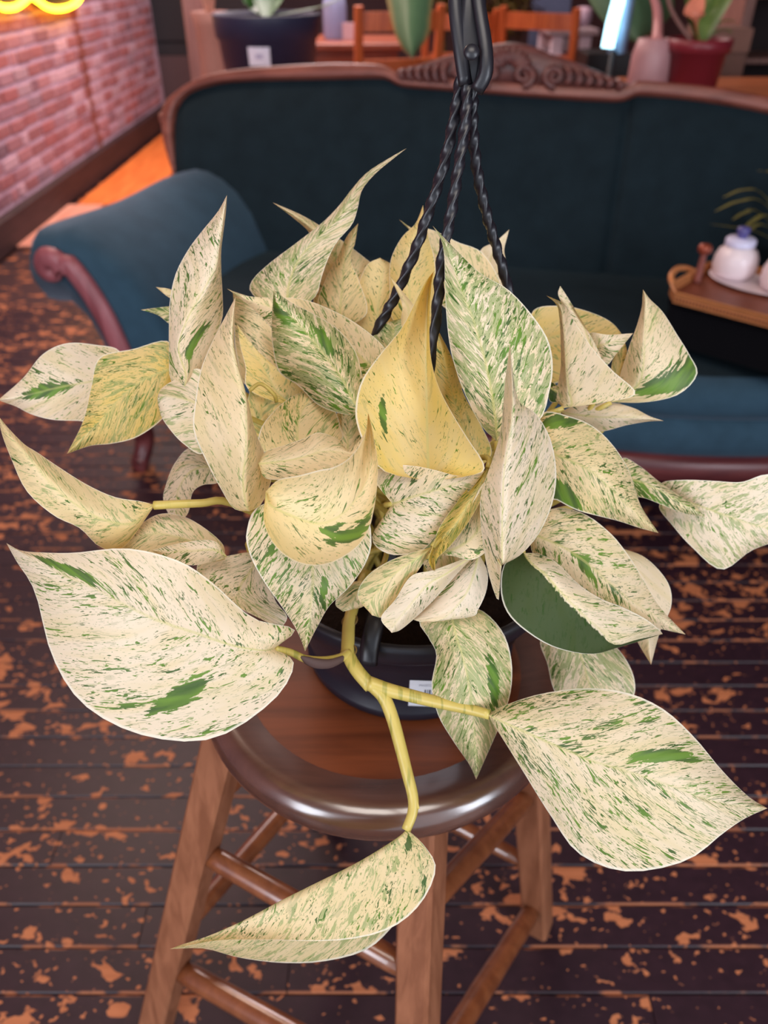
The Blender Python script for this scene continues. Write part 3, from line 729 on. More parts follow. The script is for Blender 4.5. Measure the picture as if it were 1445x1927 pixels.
leaf([.64, .635, .635], [(1030, 725), (1040, 720, 1045, 735, 1035, 755), (1065, 742, 1065, 750, 1060, 757), (1088, 773)], 0, 0, 0, .9, .3, .9, 1)
leaf([.69, .68, .68], [(1165, 760), (1150, 700, 1160, 720, 1170, 735), (1160, 655, 1170, 668, 1182, 680), (1172, 628)], 0, .01, 0, .4, .6, .6)
# --- centre right: marbled upright leaf, white folded leaf -------------------
leaf([.57, .56, .552, .545, .54], [(935, 830), (905, 800, 932, 790, 1012, 795), (872, 735, 925, 740, 1034, 735), (853, 680, 915, 690, 1040, 685), (844, 635, 902, 640, 1030, 637), (839, 580, 886, 590, 998, 589), (837, 530, 868, 545, 955, 544), (836, 485, 853, 500, 905, 515), (830, 452, 838, 460, 858, 470), (814, 425)],
     -.008, .012, 0, .55, .12, 1.0)
leaf([.52, .515, .505, .50, .51], [(935, 1052), (938, 1130, 944, 1063, 968, 1052), (918, 1075, 944, 1020, 1008, 1013), (905, 990, 945, 960, 1037, 955), (905, 930, 948, 890, 1047, 893), (925, 870, 955, 840, 1036, 827), (942, 810, 964, 785, 1008, 778), (950, 720, 965, 735, 977, 755), (955, 680, 962, 690, 965, 700), (960, 646)],
     .03, .035, 0, .40, .05, .2, pw=1.2, stem=False)
# --- big yellow central leaf and those behind it ------------------------------
leaf([.555, .56, .555, .55, .545], [(808, 905), (725, 888, 806, 893, 895, 893), (690, 845, 805, 860, 911, 874), (672, 800, 804, 815, 880, 825), (669, 765, 803, 770, 848, 773), (680, 718, 803, 720, 825, 727), (710, 673, 802, 670, 811, 675), (755, 618, 803, 615, 808, 618), (785, 560, 805, 560, 810, 562), (802, 528, 810, 528, 813, 528), (816, 511)],
     -.03, -.025, 0, .12, .85, .12, 0, (-.62, .36, .05, .09), pw=1.5)
leaf([.62, .61, .60], [(905, 880), (860, 862, 890, 850, 925, 850), (815, 780, 860, 770, 905, 800), (800, 700, 840, 700, 872, 740), (800, 640, 825, 640, 850, 672), (810, 595)], .01, .01, 0, .35, .95, .4)
leaf([.60, .59, .58], [(770, 640), (755, 610, 770, 610, 787, 610), (757, 575, 768, 580, 779, 577), (745, 545, 750, 550, 757, 548), (732, 517)], 0, 0, 0, .1, .5, .2)
leaf([.68, .67, .66], [(790, 650), (738, 600, 775, 600, 815, 600), (733, 540, 770, 540, 820, 540), (735, 490, 772, 490, 818, 490), (755, 448, 780, 450, 808, 450), (782, 420, 792, 420, 800, 418), (796, 386)], .01, .01, 0, .16, .8, .3)
leaf([.71, .70, .69], [(930, 600), (945, 545, 900, 560, 880, 620), (910, 478, 870, 510, 850, 590), (860, 455, 835, 490, 820, 560), (812, 432, 805, 455, 800, 500), (778, 430, 778, 436, 778, 444), (751, 413)], .0, .01, 0, .35, .4, .5)
leaf([.73, .72, .72], [(925, 560), (895, 510, 920, 520, 950, 530), (905, 470, 925, 480, 951, 490), (932, 455, 940, 460, 949, 468), (958, 432)], 0, 0, 0, .1, .2, .2)
leaf([.70, .69, .69], [(730, 660), (660, 620, 710, 620, 770, 620), (670, 550, 715, 550, 765, 550), (690, 500, 720, 505, 745, 505), (715, 485)], 0, .01, 0, .2, .7, .3)
leaf([.63, .62, .61], [(760, 720), (700, 690, 745, 680, 790, 680), (700, 640, 740, 635, 780, 640), (720, 612, 745, 608, 765, 612), (757, 598)], 0, 0, 0, .5, .3, 1.0)
# --- tall leaf with the whip tip, its neighbours ---------------------------------
leaf([.655, .65, .645, .635, .62], [(540, 600), (477, 556, 540, 562, 592, 560), (473, 530, 545, 530, 604, 525), (505, 497, 558, 495, 616, 490), (555, 459, 585, 460, 634, 455), (604, 421, 622, 425, 662, 423), (638, 387, 650, 392, 673, 392), (661, 357, 668, 360, 681, 358), (690, 325, 697, 327, 706, 327), (730, 299, 733, 301, 737, 301), (765, 279)], .012, -.005, 0, .42, .15, .85)
leaf([.70, .69, .68], [(690, 640), (600, 600, 670, 600, 745, 560), (590, 540, 645, 540, 730, 522), (590, 480, 625, 480, 690, 488), (583, 440, 600, 443, 637, 448), (553, 411, 562, 411, 574, 408), (513, 381)], .01, .012, 0, .28, .45, .45)
leaf([.68, .675, .67], [(640, 620), (598, 580, 640, 580, 690, 590), (612, 527, 645, 530, 676, 530), (633, 488, 648, 495, 660, 490), (652, 446, 660, 455, 668, 457), (674, 420)], .005, .005, 0, .4, .5, .5)
# --- left upper -------------------------------------------------------------------
leaf([.61, .605, .595, .585, .575], [(345, 735), (321, 714, 350, 705, 375, 700), (318, 665, 335, 655, 400, 650), (318, 610, 352, 600, 418, 600), (320, 562, 380, 552, 419, 560), (331, 514, 405, 502, 417, 520), (354, 470, 412, 464, 416, 475), (380, 435, 418, 427, 421, 432), (410, 398, 422, 396, 425, 400), (427, 367)], .02, .03, 0, .45, .12, .25, 0, (.45, .25, .25, .05))
leaf([.67, .665, .66], [(350, 600), (330, 578, 335, 592, 325, 612), (295, 579, 298, 586, 297, 593), (265, 583)], 0, 0, 0, .8, .3, .9)
leaf([.66, .66, .66], [(340, 562), (322, 545, 322, 552, 320, 561), (293, 540)], 0, 0, 0, .1, .4, .2)
leaf([.54, .53, .525, .53, .53], [(470, 962), (440, 957, 463, 950, 492, 948), (415, 919, 457, 905, 511, 899), (388, 868, 462, 855, 497, 852), (364, 810, 464, 800, 480, 810), (368, 750, 462, 745, 467, 755), (378, 695, 447, 690, 452, 700), (397, 648, 438, 645, 441, 650), (419, 605, 438, 605, 441, 607), (443, 559)],
     .025, .03, 0, .28, .36, .35, pw=1.3, stem=False)
leaf([.615, .61, .605, .60], [(732, 690), (725, 657, 700, 690, 690, 730), (690, 623, 660, 655, 640, 700), (640, 591, 600, 620, 580, 680), (570, 563, 545, 590, 530, 640), (505, 560, 500, 575, 500, 605), (460, 556, 462, 562, 465, 572), (427, 543)], .0, .01, 0, .42, .3, .4)
leaf([.66, .65, .645], [(590, 740), (470, 730, 570, 720, 640, 710), (445, 670, 540, 660, 640, 650), (440, 610, 510, 600, 590, 600), (440, 575, 480, 575, 520, 575), (438, 548)], .01, .01, 0, .40, .45, .45)
leaf([.635, .63, .63], [(560, 770), (470, 735, 520, 735, 580, 740), (462, 690, 495, 690, 530, 700), (452, 650, 468, 650, 485, 660), (446, 610)], 0, 0, 0, .3, .8, .5)
leaf([.575, .575, .57, .565], [(682, 778), (650, 780, 665, 755, 685, 735), (600, 763, 645, 715, 681, 705), (560, 725, 620, 680, 668, 660), (525, 700, 588, 640, 636, 620), (513, 650, 558, 605, 590, 591), (511, 605, 530, 575, 548, 569), (515, 546)], .02, .012, 0, .62, .3, 1.0, 0, (-.5, .9, .5, .1), (.35, .55, .25, .09))
leaf([.60, .60, .60], [(560, 850), (493, 850, 560, 835, 640, 830), (489, 812, 560, 800, 640, 800), (514, 775, 570, 770, 630, 770), (552, 745, 590, 745, 622, 745), (600, 725)], .01, .01, 0, .42, .55, .4)
leaf([.64, .64, .64], [(520, 850), (463, 800, 490, 800, 540, 800), (468, 745, 500, 750, 560, 760), (480, 718, 510, 725, 560, 730), (542, 705)], 0, 0, 0, .3, .8, .7)
leaf([.61, .61, .61], [(650, 865), (615, 830, 655, 835, 690, 845), (622, 790, 655, 795, 695, 795), (658, 762)], .01, .01, 0, .5, .4, .7)
# --- centre: curled leaf, hanging pointed leaf, speckled one ----------------------------
leaf([.515, .505, .50, .50, .51, .515], [(500, 925), (524, 903, 508, 950, 497, 985), (562, 895, 548, 970, 525, 1036), (603, 884, 598, 985, 575, 1063), (625, 880, 640, 970, 632, 1056), (652, 866, 676, 930, 690, 1006), (674, 842, 696, 885, 711, 898), (687, 815, 697, 828, 704, 826), (693, 777)],
     -.022, -.02, .014, .26, .5, .2, 0, (.62, .56, .34, .07), (.22, .46, .10, .07), stem=False, pw=2.6)
leaf([.54, .53, .525, .52], [(486, 872), (500, 850, 495, 872, 497, 898), (535, 838, 530, 868, 525, 903), (575, 824, 570, 860, 572, 900), (600, 814, 605, 850, 612, 890), (635, 826, 640, 850, 648, 872), (657, 846, 668, 852, 674, 852), (688, 815)], .018, -.014, 0, .34, .4, .25, stem=False)
leaf([.55, .54, .535, .545, .55], [(585, 940), (490, 950, 585, 960, 680, 960), (464, 1000, 587, 1010, 699, 1015), (470, 1043, 588, 1060, 687, 1062), (495, 1092, 588, 1105, 655, 1107), (527, 1137, 585, 1145, 620, 1140), (552, 1175, 580, 1180, 598, 1178), (566, 1203, 577, 1205, 585, 1203), (574, 1226)], .012, .012, 0, .72, .25, .5, 0, (.35, .52, .15, .06))
leaf([.555, .55, .548, .55], [(738, 948), (700, 895, 750, 945, 700, 1012), (735, 876, 775, 936, 733, 1043), (780, 877, 805, 927, 790, 1038), (820, 885, 835, 917, 822, 1005), (860, 895, 865, 907, 856, 955), (888, 892, 888, 897, 890, 916), (912, 886)], .0, .01, 0, .52, .12, .35)
leaf([.565, .56, .555, .56], [(918, 880), (880, 918, 902, 915, 914, 910), (852, 955, 880, 950, 908, 935), (828, 990, 855, 990, 880, 985), (815, 1025, 828, 1015, 845, 1030), (806, 1055, 814, 1048, 822, 1052), (818, 1078)], -.012, -.018, 0, .5, .9, .7)
leaf([.56, .555, .555], [(815, 1045), (840, 1020, 850, 1035, 850, 1046), (875, 975, 890, 1010, 893, 1052), (905, 915, 918, 960, 928, 1012), (932, 895)], 0, 0, 0, .55, .3, .4)
leaf([.55, .552, .56], [(814, 1029), (796, 1060, 785, 1050, 769, 1042), (779, 1085, 755, 1070, 728, 1058), (746, 1134, 722, 1100, 689, 1086), (722, 1161, 696, 1135, 673, 1122), (700, 1158)], .012, -.01, 0, .22, .5, .65)
leaf([.56, .56, .565], [(895, 1043), (860, 1080, 840, 1080, 818, 1072), (832, 1112, 805, 1100, 774, 1084), (797, 1148, 775, 1135, 744, 1128), (757, 1183, 745, 1172, 717, 1163), (737, 1191)], .012, -.006, 0, .14, .12, .2)
leaf([.58, .575, .575], [(900, 1040), (860, 1068, 895, 1070, 917, 1075), (830, 1105, 880, 1112, 915, 1112), (800, 1140, 855, 1146, 900, 1146), (776, 1163, 830, 1166, 885, 1161), (798, 1172)], .01, .01, 0, .2, .05, .2, stem=False)
leaf([.59, .585, .585], [(700, 1090), (650, 1100, 675, 1110, 702, 1122), (631, 1135, 655, 1142, 682, 1142), (645, 1151)], 0, 0, 0, .2, .3, .7)
leaf([.61, .60, .60], [(850, 1010), (800, 1000, 835, 1020, 880, 1050), (790, 1045, 830, 1060, 865, 1085), (812, 1085, 830, 1088, 850, 1092), (825, 1105)], 0, 0, 0, .3, .3, .7)
# --- left group -------------------------------------------------------------------------
leaf([.67, .665, .66, .66], [(228, 722), (226, 662, 200, 715, 175, 793), (180, 649, 160, 720, 150, 792), (125, 646, 115, 728, 100, 790), (80, 667, 75, 738, 60, 780), (43, 712, 40, 746, 30, 765), (-4, 753)], .012, .012, 0, .25, .08, .3, 0, (.05, .62, .28, .20))
leaf([.64, .63, .625, .63], [(335, 690), (316, 642, 305, 700, 320, 762), (250, 657, 270, 715, 302, 792), (188, 672, 230, 745, 257, 823), (172, 725, 195, 785, 210, 835), (157, 791, 165, 815, 170, 839), (126, 854)], .012, .012, 0, .38, .85, .7)
leaf([.61, .605, .605], [(405, 765), (378, 696, 375, 760, 385, 851), (336, 711, 345, 750, 345, 835), (306, 729, 315, 745, 310, 795), (298, 742, 300, 748, 299, 768), (296, 750)], .01, .01, 0, .3, .15, .7)
leaf([.65, .645, .645], [(412, 885), (362, 843, 385, 878, 410, 908), (330, 870, 355, 890, 381, 913), (313, 910, 335, 922, 362, 928), (308, 945, 330, 955, 354, 965), (330, 992)], .012, .0, 0, .5, .08, .3)
leaf([.585, .57, .56, .56, .57], [(292, 950), (232, 1031, 250, 985, 263, 943), (188, 1029, 200, 980, 215, 935), (150, 994, 158, 960, 162, 911), (101, 970, 112, 925, 108, 877), (50, 924, 70, 880, 68, 850), (21, 863, 41, 845, 46, 836), (3, 815, 12, 812, 18, 808), (-2, 784)],
     .012, .012, -.01, .22, .5, .55, stem=False)
leaf([.595, .59, .59], [(424, 1052), (416, 1020, 402, 1040, 395, 1058), (360, 978, 350, 1015, 330, 1052), (310, 966, 300, 1005, 280, 1046), (268, 984, 258, 1010, 243, 1042), (212, 1037)], .01, .0, 0, .35, .35, .5, stem=False)
leaf([.58, .575, .575], [(428, 1048), (402, 1018, 400, 1035, 402, 1056), (345, 1021, 345, 1038, 350, 1063), (284, 1036)], 0, .005, 0, .45, .05, .2, stem=False)
leaf([.60, .595, .595], [(470, 1038), (425, 1047, 480, 1060, 503, 1080), (372, 1062, 450, 1110, 518, 1130), (395, 1112, 470, 1142, 540, 1160), (528, 1184)], .0, .012, 0, .52, .02, .45)

# --- visible vine and petioles
vine = add('vine_stem', [tube(smooth_path([D(*p) for p in pts], 24), [K * .5 * (w0 + (w1 - w0) * i / 23) for i in range(24)], 12) for pts, w0, w1 in (
    ([(690, 1080, .70), (672, 1120, .67), (658, 1165, .648), (655, 1200, .635), (656, 1232, .625), (672, 1262, .617), (698, 1292, .611)], .0098, .0116),
    ([(694, 1286, .611), (730, 1298, .609), (780, 1311, .603), (830, 1323, .596), (880, 1334, .588), (921, 1345, .580)], .0120, .0076),
    ([(700, 1288, .611), (722, 1312, .609), (738, 1350, .605), (752, 1400, .600), (766, 1455, .595), (777, 1500, .591), (776, 1530, .588), (764, 1562, .585)], .0112, .0074),
    ([(657, 1228, .624), (640, 1238, .617), (610, 1243, .606), (575, 1240, .592), (548, 1228, .582), (517, 1220, .570)], .0078, .005),
    ([(768, 1450, .595), (778, 1485, .591), (788, 1522, .587)], .0045, .0014))], MS, plant)
vine['g'] = .9
for py, px, d_ in ((1226, 656, .626), (1168, 658, .647)):
    c = D(px, py, d_); pts = [c + Vector((.0057 * math.cos(a), .0057 * math.sin(a), .0018 * math.sin(a + 1))) for a in [6.2832 * i / 16 for i in range(17)]]
    add('stem_node', tube(pts, .0007, 6, False), plain('brown_node', srgb(110, 84, 40), .6), plant)
sheath = [(652, 1236, .620), (620, 1249, .606), (590, 1247, .594), (566, 1236, .585)]
add('dry_sheath', tube(smooth_path([D(*p) for p in sheath], 12), [.001, .003, .0035, .0038, .004, .004, .004, .0038, .0034, .003, .002, .0008], 8, True, .6), plain('dry_brown_sheath', srgb(84, 62, 58), .7), plant)
pt = add('petiole', tube(smooth_path([D(*p) for p in [(290, 951, .585), (330, 949, .585), (380, 947, .59), (430, 945, .60), (520, 990, .64), (600, 1060, .69)]], 24), [.0031 - .0006 * i / 23 for i in range(24)], 9), MS, plant); pt['g'] = .2
pt = add('petiole', tube(smooth_path([D(*p) for p in [(470, 735, .60), (490, 722, .595), (515, 742, .595), (520, 756, .60)]], 12), .0014, 7), MS, plant); pt['g'] = .2

# ------------------------------------------------------------------ brass tray with tea things on the sofa seat
brass = plain('worn_brass', srgb(206, 136, 84), .38, .5, .35, .2, 30)
brass_in = plain('tray_brown_inside', srgb(128, 68, 46), .45, .5, .3, .2, 30)
TZ = .62
stand = thing('shade_stand', 'added low black stand for the dark shade under the brass tray', 'stand', tuple(PZ(1420, 600, .49)))
t0, t1 = PZ(1244, 548, TZ), PZ(1545, 626, TZ)
ex = (t1 - t0).normalized(); ey = Vector((-ex.y, ex.x, 0))
def TP(a, b, z): return t0 + ex * a + ey * b + Vector((0, 0, z - TZ))
shade_black = plain('shade_black', srgb(10, 10, 14), .9, .1)  # near-black stands in for the shadow between tray and seat
for a, b in ((.04, .05), (.40, .05), (.04, .27), (.40, .27)):
    add('stand_leg', tube([TP(a, b, .479), TP(a, b, TZ - .028)], .014, 8), shade_black, stand)
rows = [[TP(.01, .02, z) if False else TP(a, b, z) for a, b in ((.015, .02), (.43, .02), (.43, .30), (.015, .30))] for z in (TZ - .035, TZ - .022)]
V, Fs = grid(rows, close_u=True); Fs += [(3, 2, 1, 0), (4, 5, 6, 7)]
add('stand_top', (V, Fs), shade_black, stand, False)
rows = [[TP(a, b, z) for a, b in ((.02, .018), (.43, .018), (.43, .30), (.02, .30))] for z in (.49, TZ - .036)]
add('shade_skirt', grid(rows, close_u=True), shade_black, stand, False)  # black sheet closing the shaded gap under the tray
tray = thing('brass_tray', 'brass serving tray with pierced rim on the right of the sofa', 'tray', tuple(TP(.2, .15, TZ)))
oct_ = lambda g_, z: [TP(a, b, z) for a, b in ((.0 - g_, .05), (.035, -g_), (.42, -g_), (.455 + g_, .05), (.455 + g_, .27), (.42, .32 + g_), (.035, .32 + g_), (-g_, .27))]
rows = [oct_(0, TZ - .02), oct_(.0, TZ - .0), oct_(.004, TZ + .006), oct_(.0, TZ + .008), oct_(-.006, TZ + .004), oct_(-.008, TZ - .014)]
V, Fs = grid(rows, close_u=True); Fs.append(tuple(reversed(range(8))))
tr_rim = add('tray_rim', (V, Fs), brass, tray, False)
add('tray_base', pydata(oct_(-.008, TZ - .0139), [tuple(range(8))]), brass_in, tray, False)
geo = []
for i in range(46):
    a = .04 + i * .0083; p0 = TP(a, -.0012, TZ - .015); p1 = TP(a, -.0012, TZ - .004)
    geo.append(tube([p0, p1], .0016, 5))
o = add('rim_piercing', geo, brass_in); rel(o, tr_rim); tag(o, kind='stuff')
pts = [TP(-.005, .07, TZ), TP(-.020, .09, TZ + .010), TP(-.026, .13, TZ + .016), TP(-.020, .17, TZ + .010), TP(-.005, .19, TZ)]
add('tray_handle', tube(smooth_path(pts, 20), .008, 8), brass, tray)
china = plain('white_china', srgb(238, 222, 226), .3, .5, 0, .03)
def at_tray(px, py): return PZ(px, py, TZ - .013)
def vessel(name, label, px, py, prof, mat, cat, group=None):
    c = at_tray(px, py); t_ = thing(name, label, cat, tuple(c), group); return t_, c
c = at_tray(1390, 527)
pl = thing('china_plate', 'long white china plate on the brass tray under the white jars', 'plate', tuple(c))
rows = []
for r_, z in ((.001, .003), (.07, .003), (.085, .008), (.088, .010), (.086, .007), (.07, .0), (.001, .0)):
    rows.append([c + ex * (.055 + r_ * 1.5 * math.cos(6.2832 * k / 36)) + ey * (r_ * math.sin(6.2832 * k / 36)) + Vector((0, 0, z)) for k in range(36)])
add('plate_body', grid(rows, close_u=True), china, pl)
def jar(name, label, px, py, lidcol):
    c = at_tray(px, py) + Vector((0, 0, .0045)); t_ = thing(name, label, 'jar', tuple(c), None)
    add('jar_body', lathe([(.001, 0), (.040, 0), (.050, .006), (.055, .025), (.053, .05), (.046, .066), (.036, .073), (.034, .078), (.031, .079), (.031, .06), (.001, .058)], tuple(c), 32), china, t_)
    ld = add('jar_lid', lathe([(.037, .079), (.037, .092), (.033, .096), (.001, .098)], tuple(c), 28), plain('pale_lilac_lid', srgb(214, 212, 240), .35, .5, 0, .03), t_)
    o = add('lid_knob', lathe([(.012, .096), (.013, .104), (.017, .112), (.015, .122), (.001, .124)], tuple(c), 18), plain('violet_knob', lidcol, .3, .5), None); rel(o, ld)
jar('white_jar', 'white china jar with violet knob on the brass tray', 1376, 522, srgb(84, 80, 140))
jar('white_jar', 'white china jar cut off by the right edge of the photo', 1468, 548, srgb(84, 80, 140))
c = at_tray(1311, 532)
st = thing('copper_tool', 'slim copper rod with round head standing at the left of the tray', 'tool', tuple(c))
cop = plain('pinkish_copper', srgb(150, 92, 84), .4, .5, .4)
add('rod', lathe([(.001, 0), (.010, 0), (.0085, .01), (.0075, .07), (.009, .075)], tuple(c), 16), cop, st)
add('rod_head', lathe([(.009, .074), (.016, .078), (.018, .088), (.014, .096), (.001, .098)], tuple(c), 16), plain('copper_head', srgb(150, 72, 52), .35, .5, .4), st)
# spider plant behind the tray
spm = plain('spider_leaf', srgb(132, 124, 66), .5, .4, 0, .25, 50)
c0 = S(.86, .13, .476)
sp = thing('spider_plant', 'small arching yellow-green spider plant behind the brass tray', 'plant', tuple(c0))
add('pot', lathe([(.001, 0), (.05, 0), (.07, .12), (.074, .125), (.066, .12), (.001, .11)], tuple(c0), 24), plain('dark_clay', srgb(46, 34, 40), .5), sp)
dd = c0.y * CP - (c0.z + .12 - CAMH) * SP
def blade(name, pts, w_, mat, parent, n=14, fold=.25):
    path = smooth_path(pts, n); rows = []
    for i, p in enumerate(path):
        T = (path[min(i + 1, n - 1)] - path[max(i - 1, 0)]).normalized(); X = T.cross(Vector((0, 0, 1)))
        X = X.normalized() if X.length > 1e-3 else Vector((1, 0, 0)); N = X.cross(T)
        h = w_ * (math.sin(math.pi * (.08 + .90 * i / (n - 1))) ** .7); rows.append([p - X * h + N * h * fold, p, p + X * h + N * h * fold])
    V, Fs = grid(rows); return add(name, (V, Fs), mat, parent)
for pts in ([(1490, 450), (1440, 372), (1400, 358), (1360, 372)], [(1490, 460), (1440, 385), (1390, 380), (1345, 398)], [(1490, 465), (1430, 402), (1400, 402), (1378, 414)], [(1490, 465), (1440, 425), (1400, 440), (1372, 458)],
            [(1495, 440), (1470, 340), (1440, 324), (1425, 322)], [(1490, 465), (1430, 440), (1390, 430), (1336, 422)], [(1500, 440), (1500, 360), (1540, 330), (1580, 350)], [(1505, 450), (1550, 400), (1590, 420), (1620, 470)], [(1490, 462), (1450, 410), (1415, 418), (1395, 440)]):
    bl = [P(x, y, dd - .02 * i - (.03 if i == 3 else 0)) for i, (x, y) in enumerate(pts)]
    bl[0] = c0 + Vector((0, 0, .11)); blade('leaf', bl, .008, spm, sp)

# ------------------------------------------------------------------ neon sign on the brick wall
def on_wall(px, py, off=0.05):
    d = (WX + off) / ((px - 722.5) / FPX); return P(px, py, d)
neon = thing('neon_sign', 'glowing yellow scalloped rope light on dark board on the brick wall', 'sign', tuple(on_wall(70, -10)))
curve = [(-60, 12), (-30, -2), (-4, 10), (10, 15), (30, 13), (44, 4), (57, -6), (72, 2), (88, 13), (108, 17), (130, 13), (146, 2), (154, -14), (160, -34)]
pts = smooth_path([on_wall(x, y, .07) for x, y in curve], 60)
add('rope_light', tube(pts, .016, 8), glow('yellow_neon', (1.0, .50, .02, 1), 12.0), neon)
top = max(p.z for p in pts) + .35
rows = [[Vector((WX + .045, p.y, p.z)), Vector((WX + .045, p.y, top)), Vector((WX + .02, p.y, top)), Vector((WX + .02, p.y, p.z))] for p in pts]
add('backing_board', grid(rows, close_u=True), plain('dark_sign_board', srgb(36, 24, 28), .6, .3), neon, False)

# ------------------------------------------------------------------ things behind the sofa
post_wood = wood('pale_post_wood', srgb(146, 104, 98), srgb(170, 124, 116), 2, .55)
pc = PY(373, 60, 4.6)
post = tag(box('timber_post', pc.x - .055, pc.x + .055, 4.55, 4.66, 0, 3.1, post_wood, None, .006), 'square pale timber post standing left of the big navy pot', 'post')
cab = thing('dark_cabinet', 'tall near-black cabinet beyond the end of the brick wall', 'cabinet', (-1.7, 8.7, 0))
dk = plain('near_black_paint', srgb(40, 32, 34), .5, .3); dk2 = plain('brown_cabinet_front', srgb(78, 54, 54), .5, .3)
box('body', -2.25, -1.15, 8.42, 8.95, 0, 2.2, dk, cab)
box('door', -2.22, -1.72, 8.39, 8.42, .62, 2.15, dk, cab); box('door', -1.70, -1.18, 8.39, 8.42, .62, 2.15, dk, cab)
box('drawer', -2.22, -1.72, 8.385, 8.42, .05, .50, dk2, cab); box('drawer', -1.70, -1.18, 8.385, 8.42, .05, .50, dk2, cab)
# long tables behind the sofa
tabw = wood('red_brown_table_wood', srgb(120, 58, 42), srgb(156, 84, 60), 0, .4)
def table(name, label, x0, x1, y0, y1, z, mat, lm=None, lw=.06):
    t_ = thing(name, label, 'table', ((x0 + x1) / 2, (y0 + y1) / 2, 0))
    box('table_top', x0, x1, y0, y1, z - .035, z, mat, t_, .006)
    box('table_apron', x0 + .06, x1 - .06, y0 + .05, y1 - .05, z - .12, z - .036, mat, t_, .003)
    for x in (x0 + .07, x1 - .07):
        for y in (y0 + .07, y1 - .07):
            box('leg', x - lw / 2, x + lw / 2, y - lw / 2, y + lw / 2, 0, z - .036, lm or mat, t_, .004)
    return t_
table('display_table', 'red-brown wooden table behind the sofa under the navy pot', -.85, .05, 3.22, 4.05, .80, tabw)
table('display_table', 'red-brown wooden table behind the sofa under the red pot', .99, 1.85, 3.00, 3.75, .86, wood('orange_table_wood', srgb(156, 84, 52), srgb(196, 118, 76), 0, .4))
table('side_table', 'red-brown side table behind the navy pot holding a clear bottle', -.62, .12, 5.0, 5.55, .88, tabw)
# navy nursery pot
c = Vector((PY(503, 60, 3.62).x, 3.62, .80))
nav = thing('nursery_pot', 'big navy plastic nursery pot with white tag behind the sofa left', 'plant', tuple(c))
np_ = plain('navy_plastic', srgb(44, 46, 70), .45, .4, 0, .15, 20)
add('pot', lathe([(.001, 0), (.165, 0), (.175, .01), (.195, .21), (.205, .215), (.213, .285), (.213, .295), (.205, .296), (.198, .27)], tuple(c), 48), np_, nav)
tag(add('soil', lathe([(.001, .275), (.08, .282), (.15, .272), (.199, .27)], tuple(c), 32), plain('brown_bark_soil', srgb(92, 56, 50), .95, .1, 0, .4, 60, .8), nav), kind='stuff')
yy = c.y - .196
tg = PY(487, 107, yy)
tagm = plain('white_tag', srgb(236, 234, 250), .5, .3, 0, .02)
a0 = math.atan2(tg.y - c.y, tg.x - c.x)
rows = []
for i in range(2):
    rows.append([Vector((c.x + (.1955 + .0007 + .02 * (z - .80 - .21) / .2 * 1) * math.cos(a), c.y + (.1955 + .0007 + .02 * (z - .80 - .21) / .2) * math.sin(a), z)) for a in [a0 - .22 + .44 * k / 6 for k in range(7)] for z in [tg.z - .032 + .064 * i]])
tgo = add('price_tag', grid(rows), tagm, nav)
rows = [[c + (p - c) * 1.002 for p in r_] for r_ in [[rows[0][j].lerp(rows[1][j], q) for j in (2, 3, 4)] for q in (.38, .62)]]
o = add('printed_text', grid(rows), plain('lilac_print', srgb(190, 184, 214), .6), None); rel(o, tgo)
gl = plain('deep_green_leaf', srgb(62, 104, 52), .4, .5, 0, .3, 30)
dn = 3.1
for pts, w_ in (([(505, 22), (490, 5), (470, -20), (440, -60)], .035), ([(512, 22), (520, 0), (535, -25), (560, -60)], .04), ([(508, 22), (500, -10), (505, -50), (500, -90)], .04), ([(530, 22), (580, 20), (612, 12), (655, -8)], .022), ([(500, 22), (480, 20), (468, 8), (462, -10)], .03)):
    bl = [P(x, y, dn) for x, y in pts]; bl[0] = c + Vector((.0, 0, .28)); blade('leaf', bl, w_, gl, nav)
# pale vase left of the navy pot
c = Vector((PY(402, 92, 4.4).x, 4.4, .88)); 
c.z = .0
vs = thing('floor_vase', 'pale pinkish tall floor vase between the timber post and navy pot', 'vase', tuple(c))
add('vase_body', lathe([(.001, 0), (.10, 0), (.13, .1), (.10, .5), (.07, .85), (.075, 1.0), (.09, 1.06), (.085, 1.06), (.065, 1.0), (.06, .85)], tuple(c), 28), plain('pale_pink_clay', srgb(176, 128, 116), .7), vs)
c2 = c + Vector((0, 0, 1.02))
dv = plain('dry_cream_petal', srgb(226, 180, 160), .7)
for k in range(7):
    a = k * .9; pts = [c2, c2 + Vector((.02 * math.cos(a), .02 * math.sin(a), .08)), c2 + Vector((.06 * math.cos(a), .06 * math.sin(a), .16)), c2 + Vector((.11 * math.cos(a), .10 * math.sin(a), .15))]
    blade('dried_petal', pts, .03, dv, vs, 8)
# bottle
c = Vector((PY(632, 100, 5.25).x, 5.25, .88))
bt = thing('glass_bottle', 'clear bluish bottle standing on the table right of the navy pot', 'bottle', tuple(c))
gm = NT('bluish_bottle_glass'); gm.base(srgb(196, 204, 240)); gm.set(Roughness=.12); gm.b.inputs['Transmission Weight'].default_value = .55; gm.b.inputs['IOR'].default_value = 1.2
add('bottle_body', lathe([(.001, 0), (.062, 0), (.068, .01), (.068, .16), (.06, .2), (.03, .235), (.026, .27), (.03, .275)], tuple(c), 28), gm.m, bt)
add('cap', lathe([(.029, .27), (.029, .30), (.001, .302)], tuple(c), 20), plain('white_cap', srgb(220, 216, 232), .4), bt)
c3 = Vector((PY(655, 98, 5.2).x, 5.2, .88))
card = thing('price_card', 'small pinkish price card leaning beside the clear bottle', 'card', tuple(c3))
o = box('card_sheet', c3.x - .04, c3.x + .04, 5.20, 5.206, .881, .965, plain('pinkish_card', srgb(206, 172, 180), .7), card, .001)
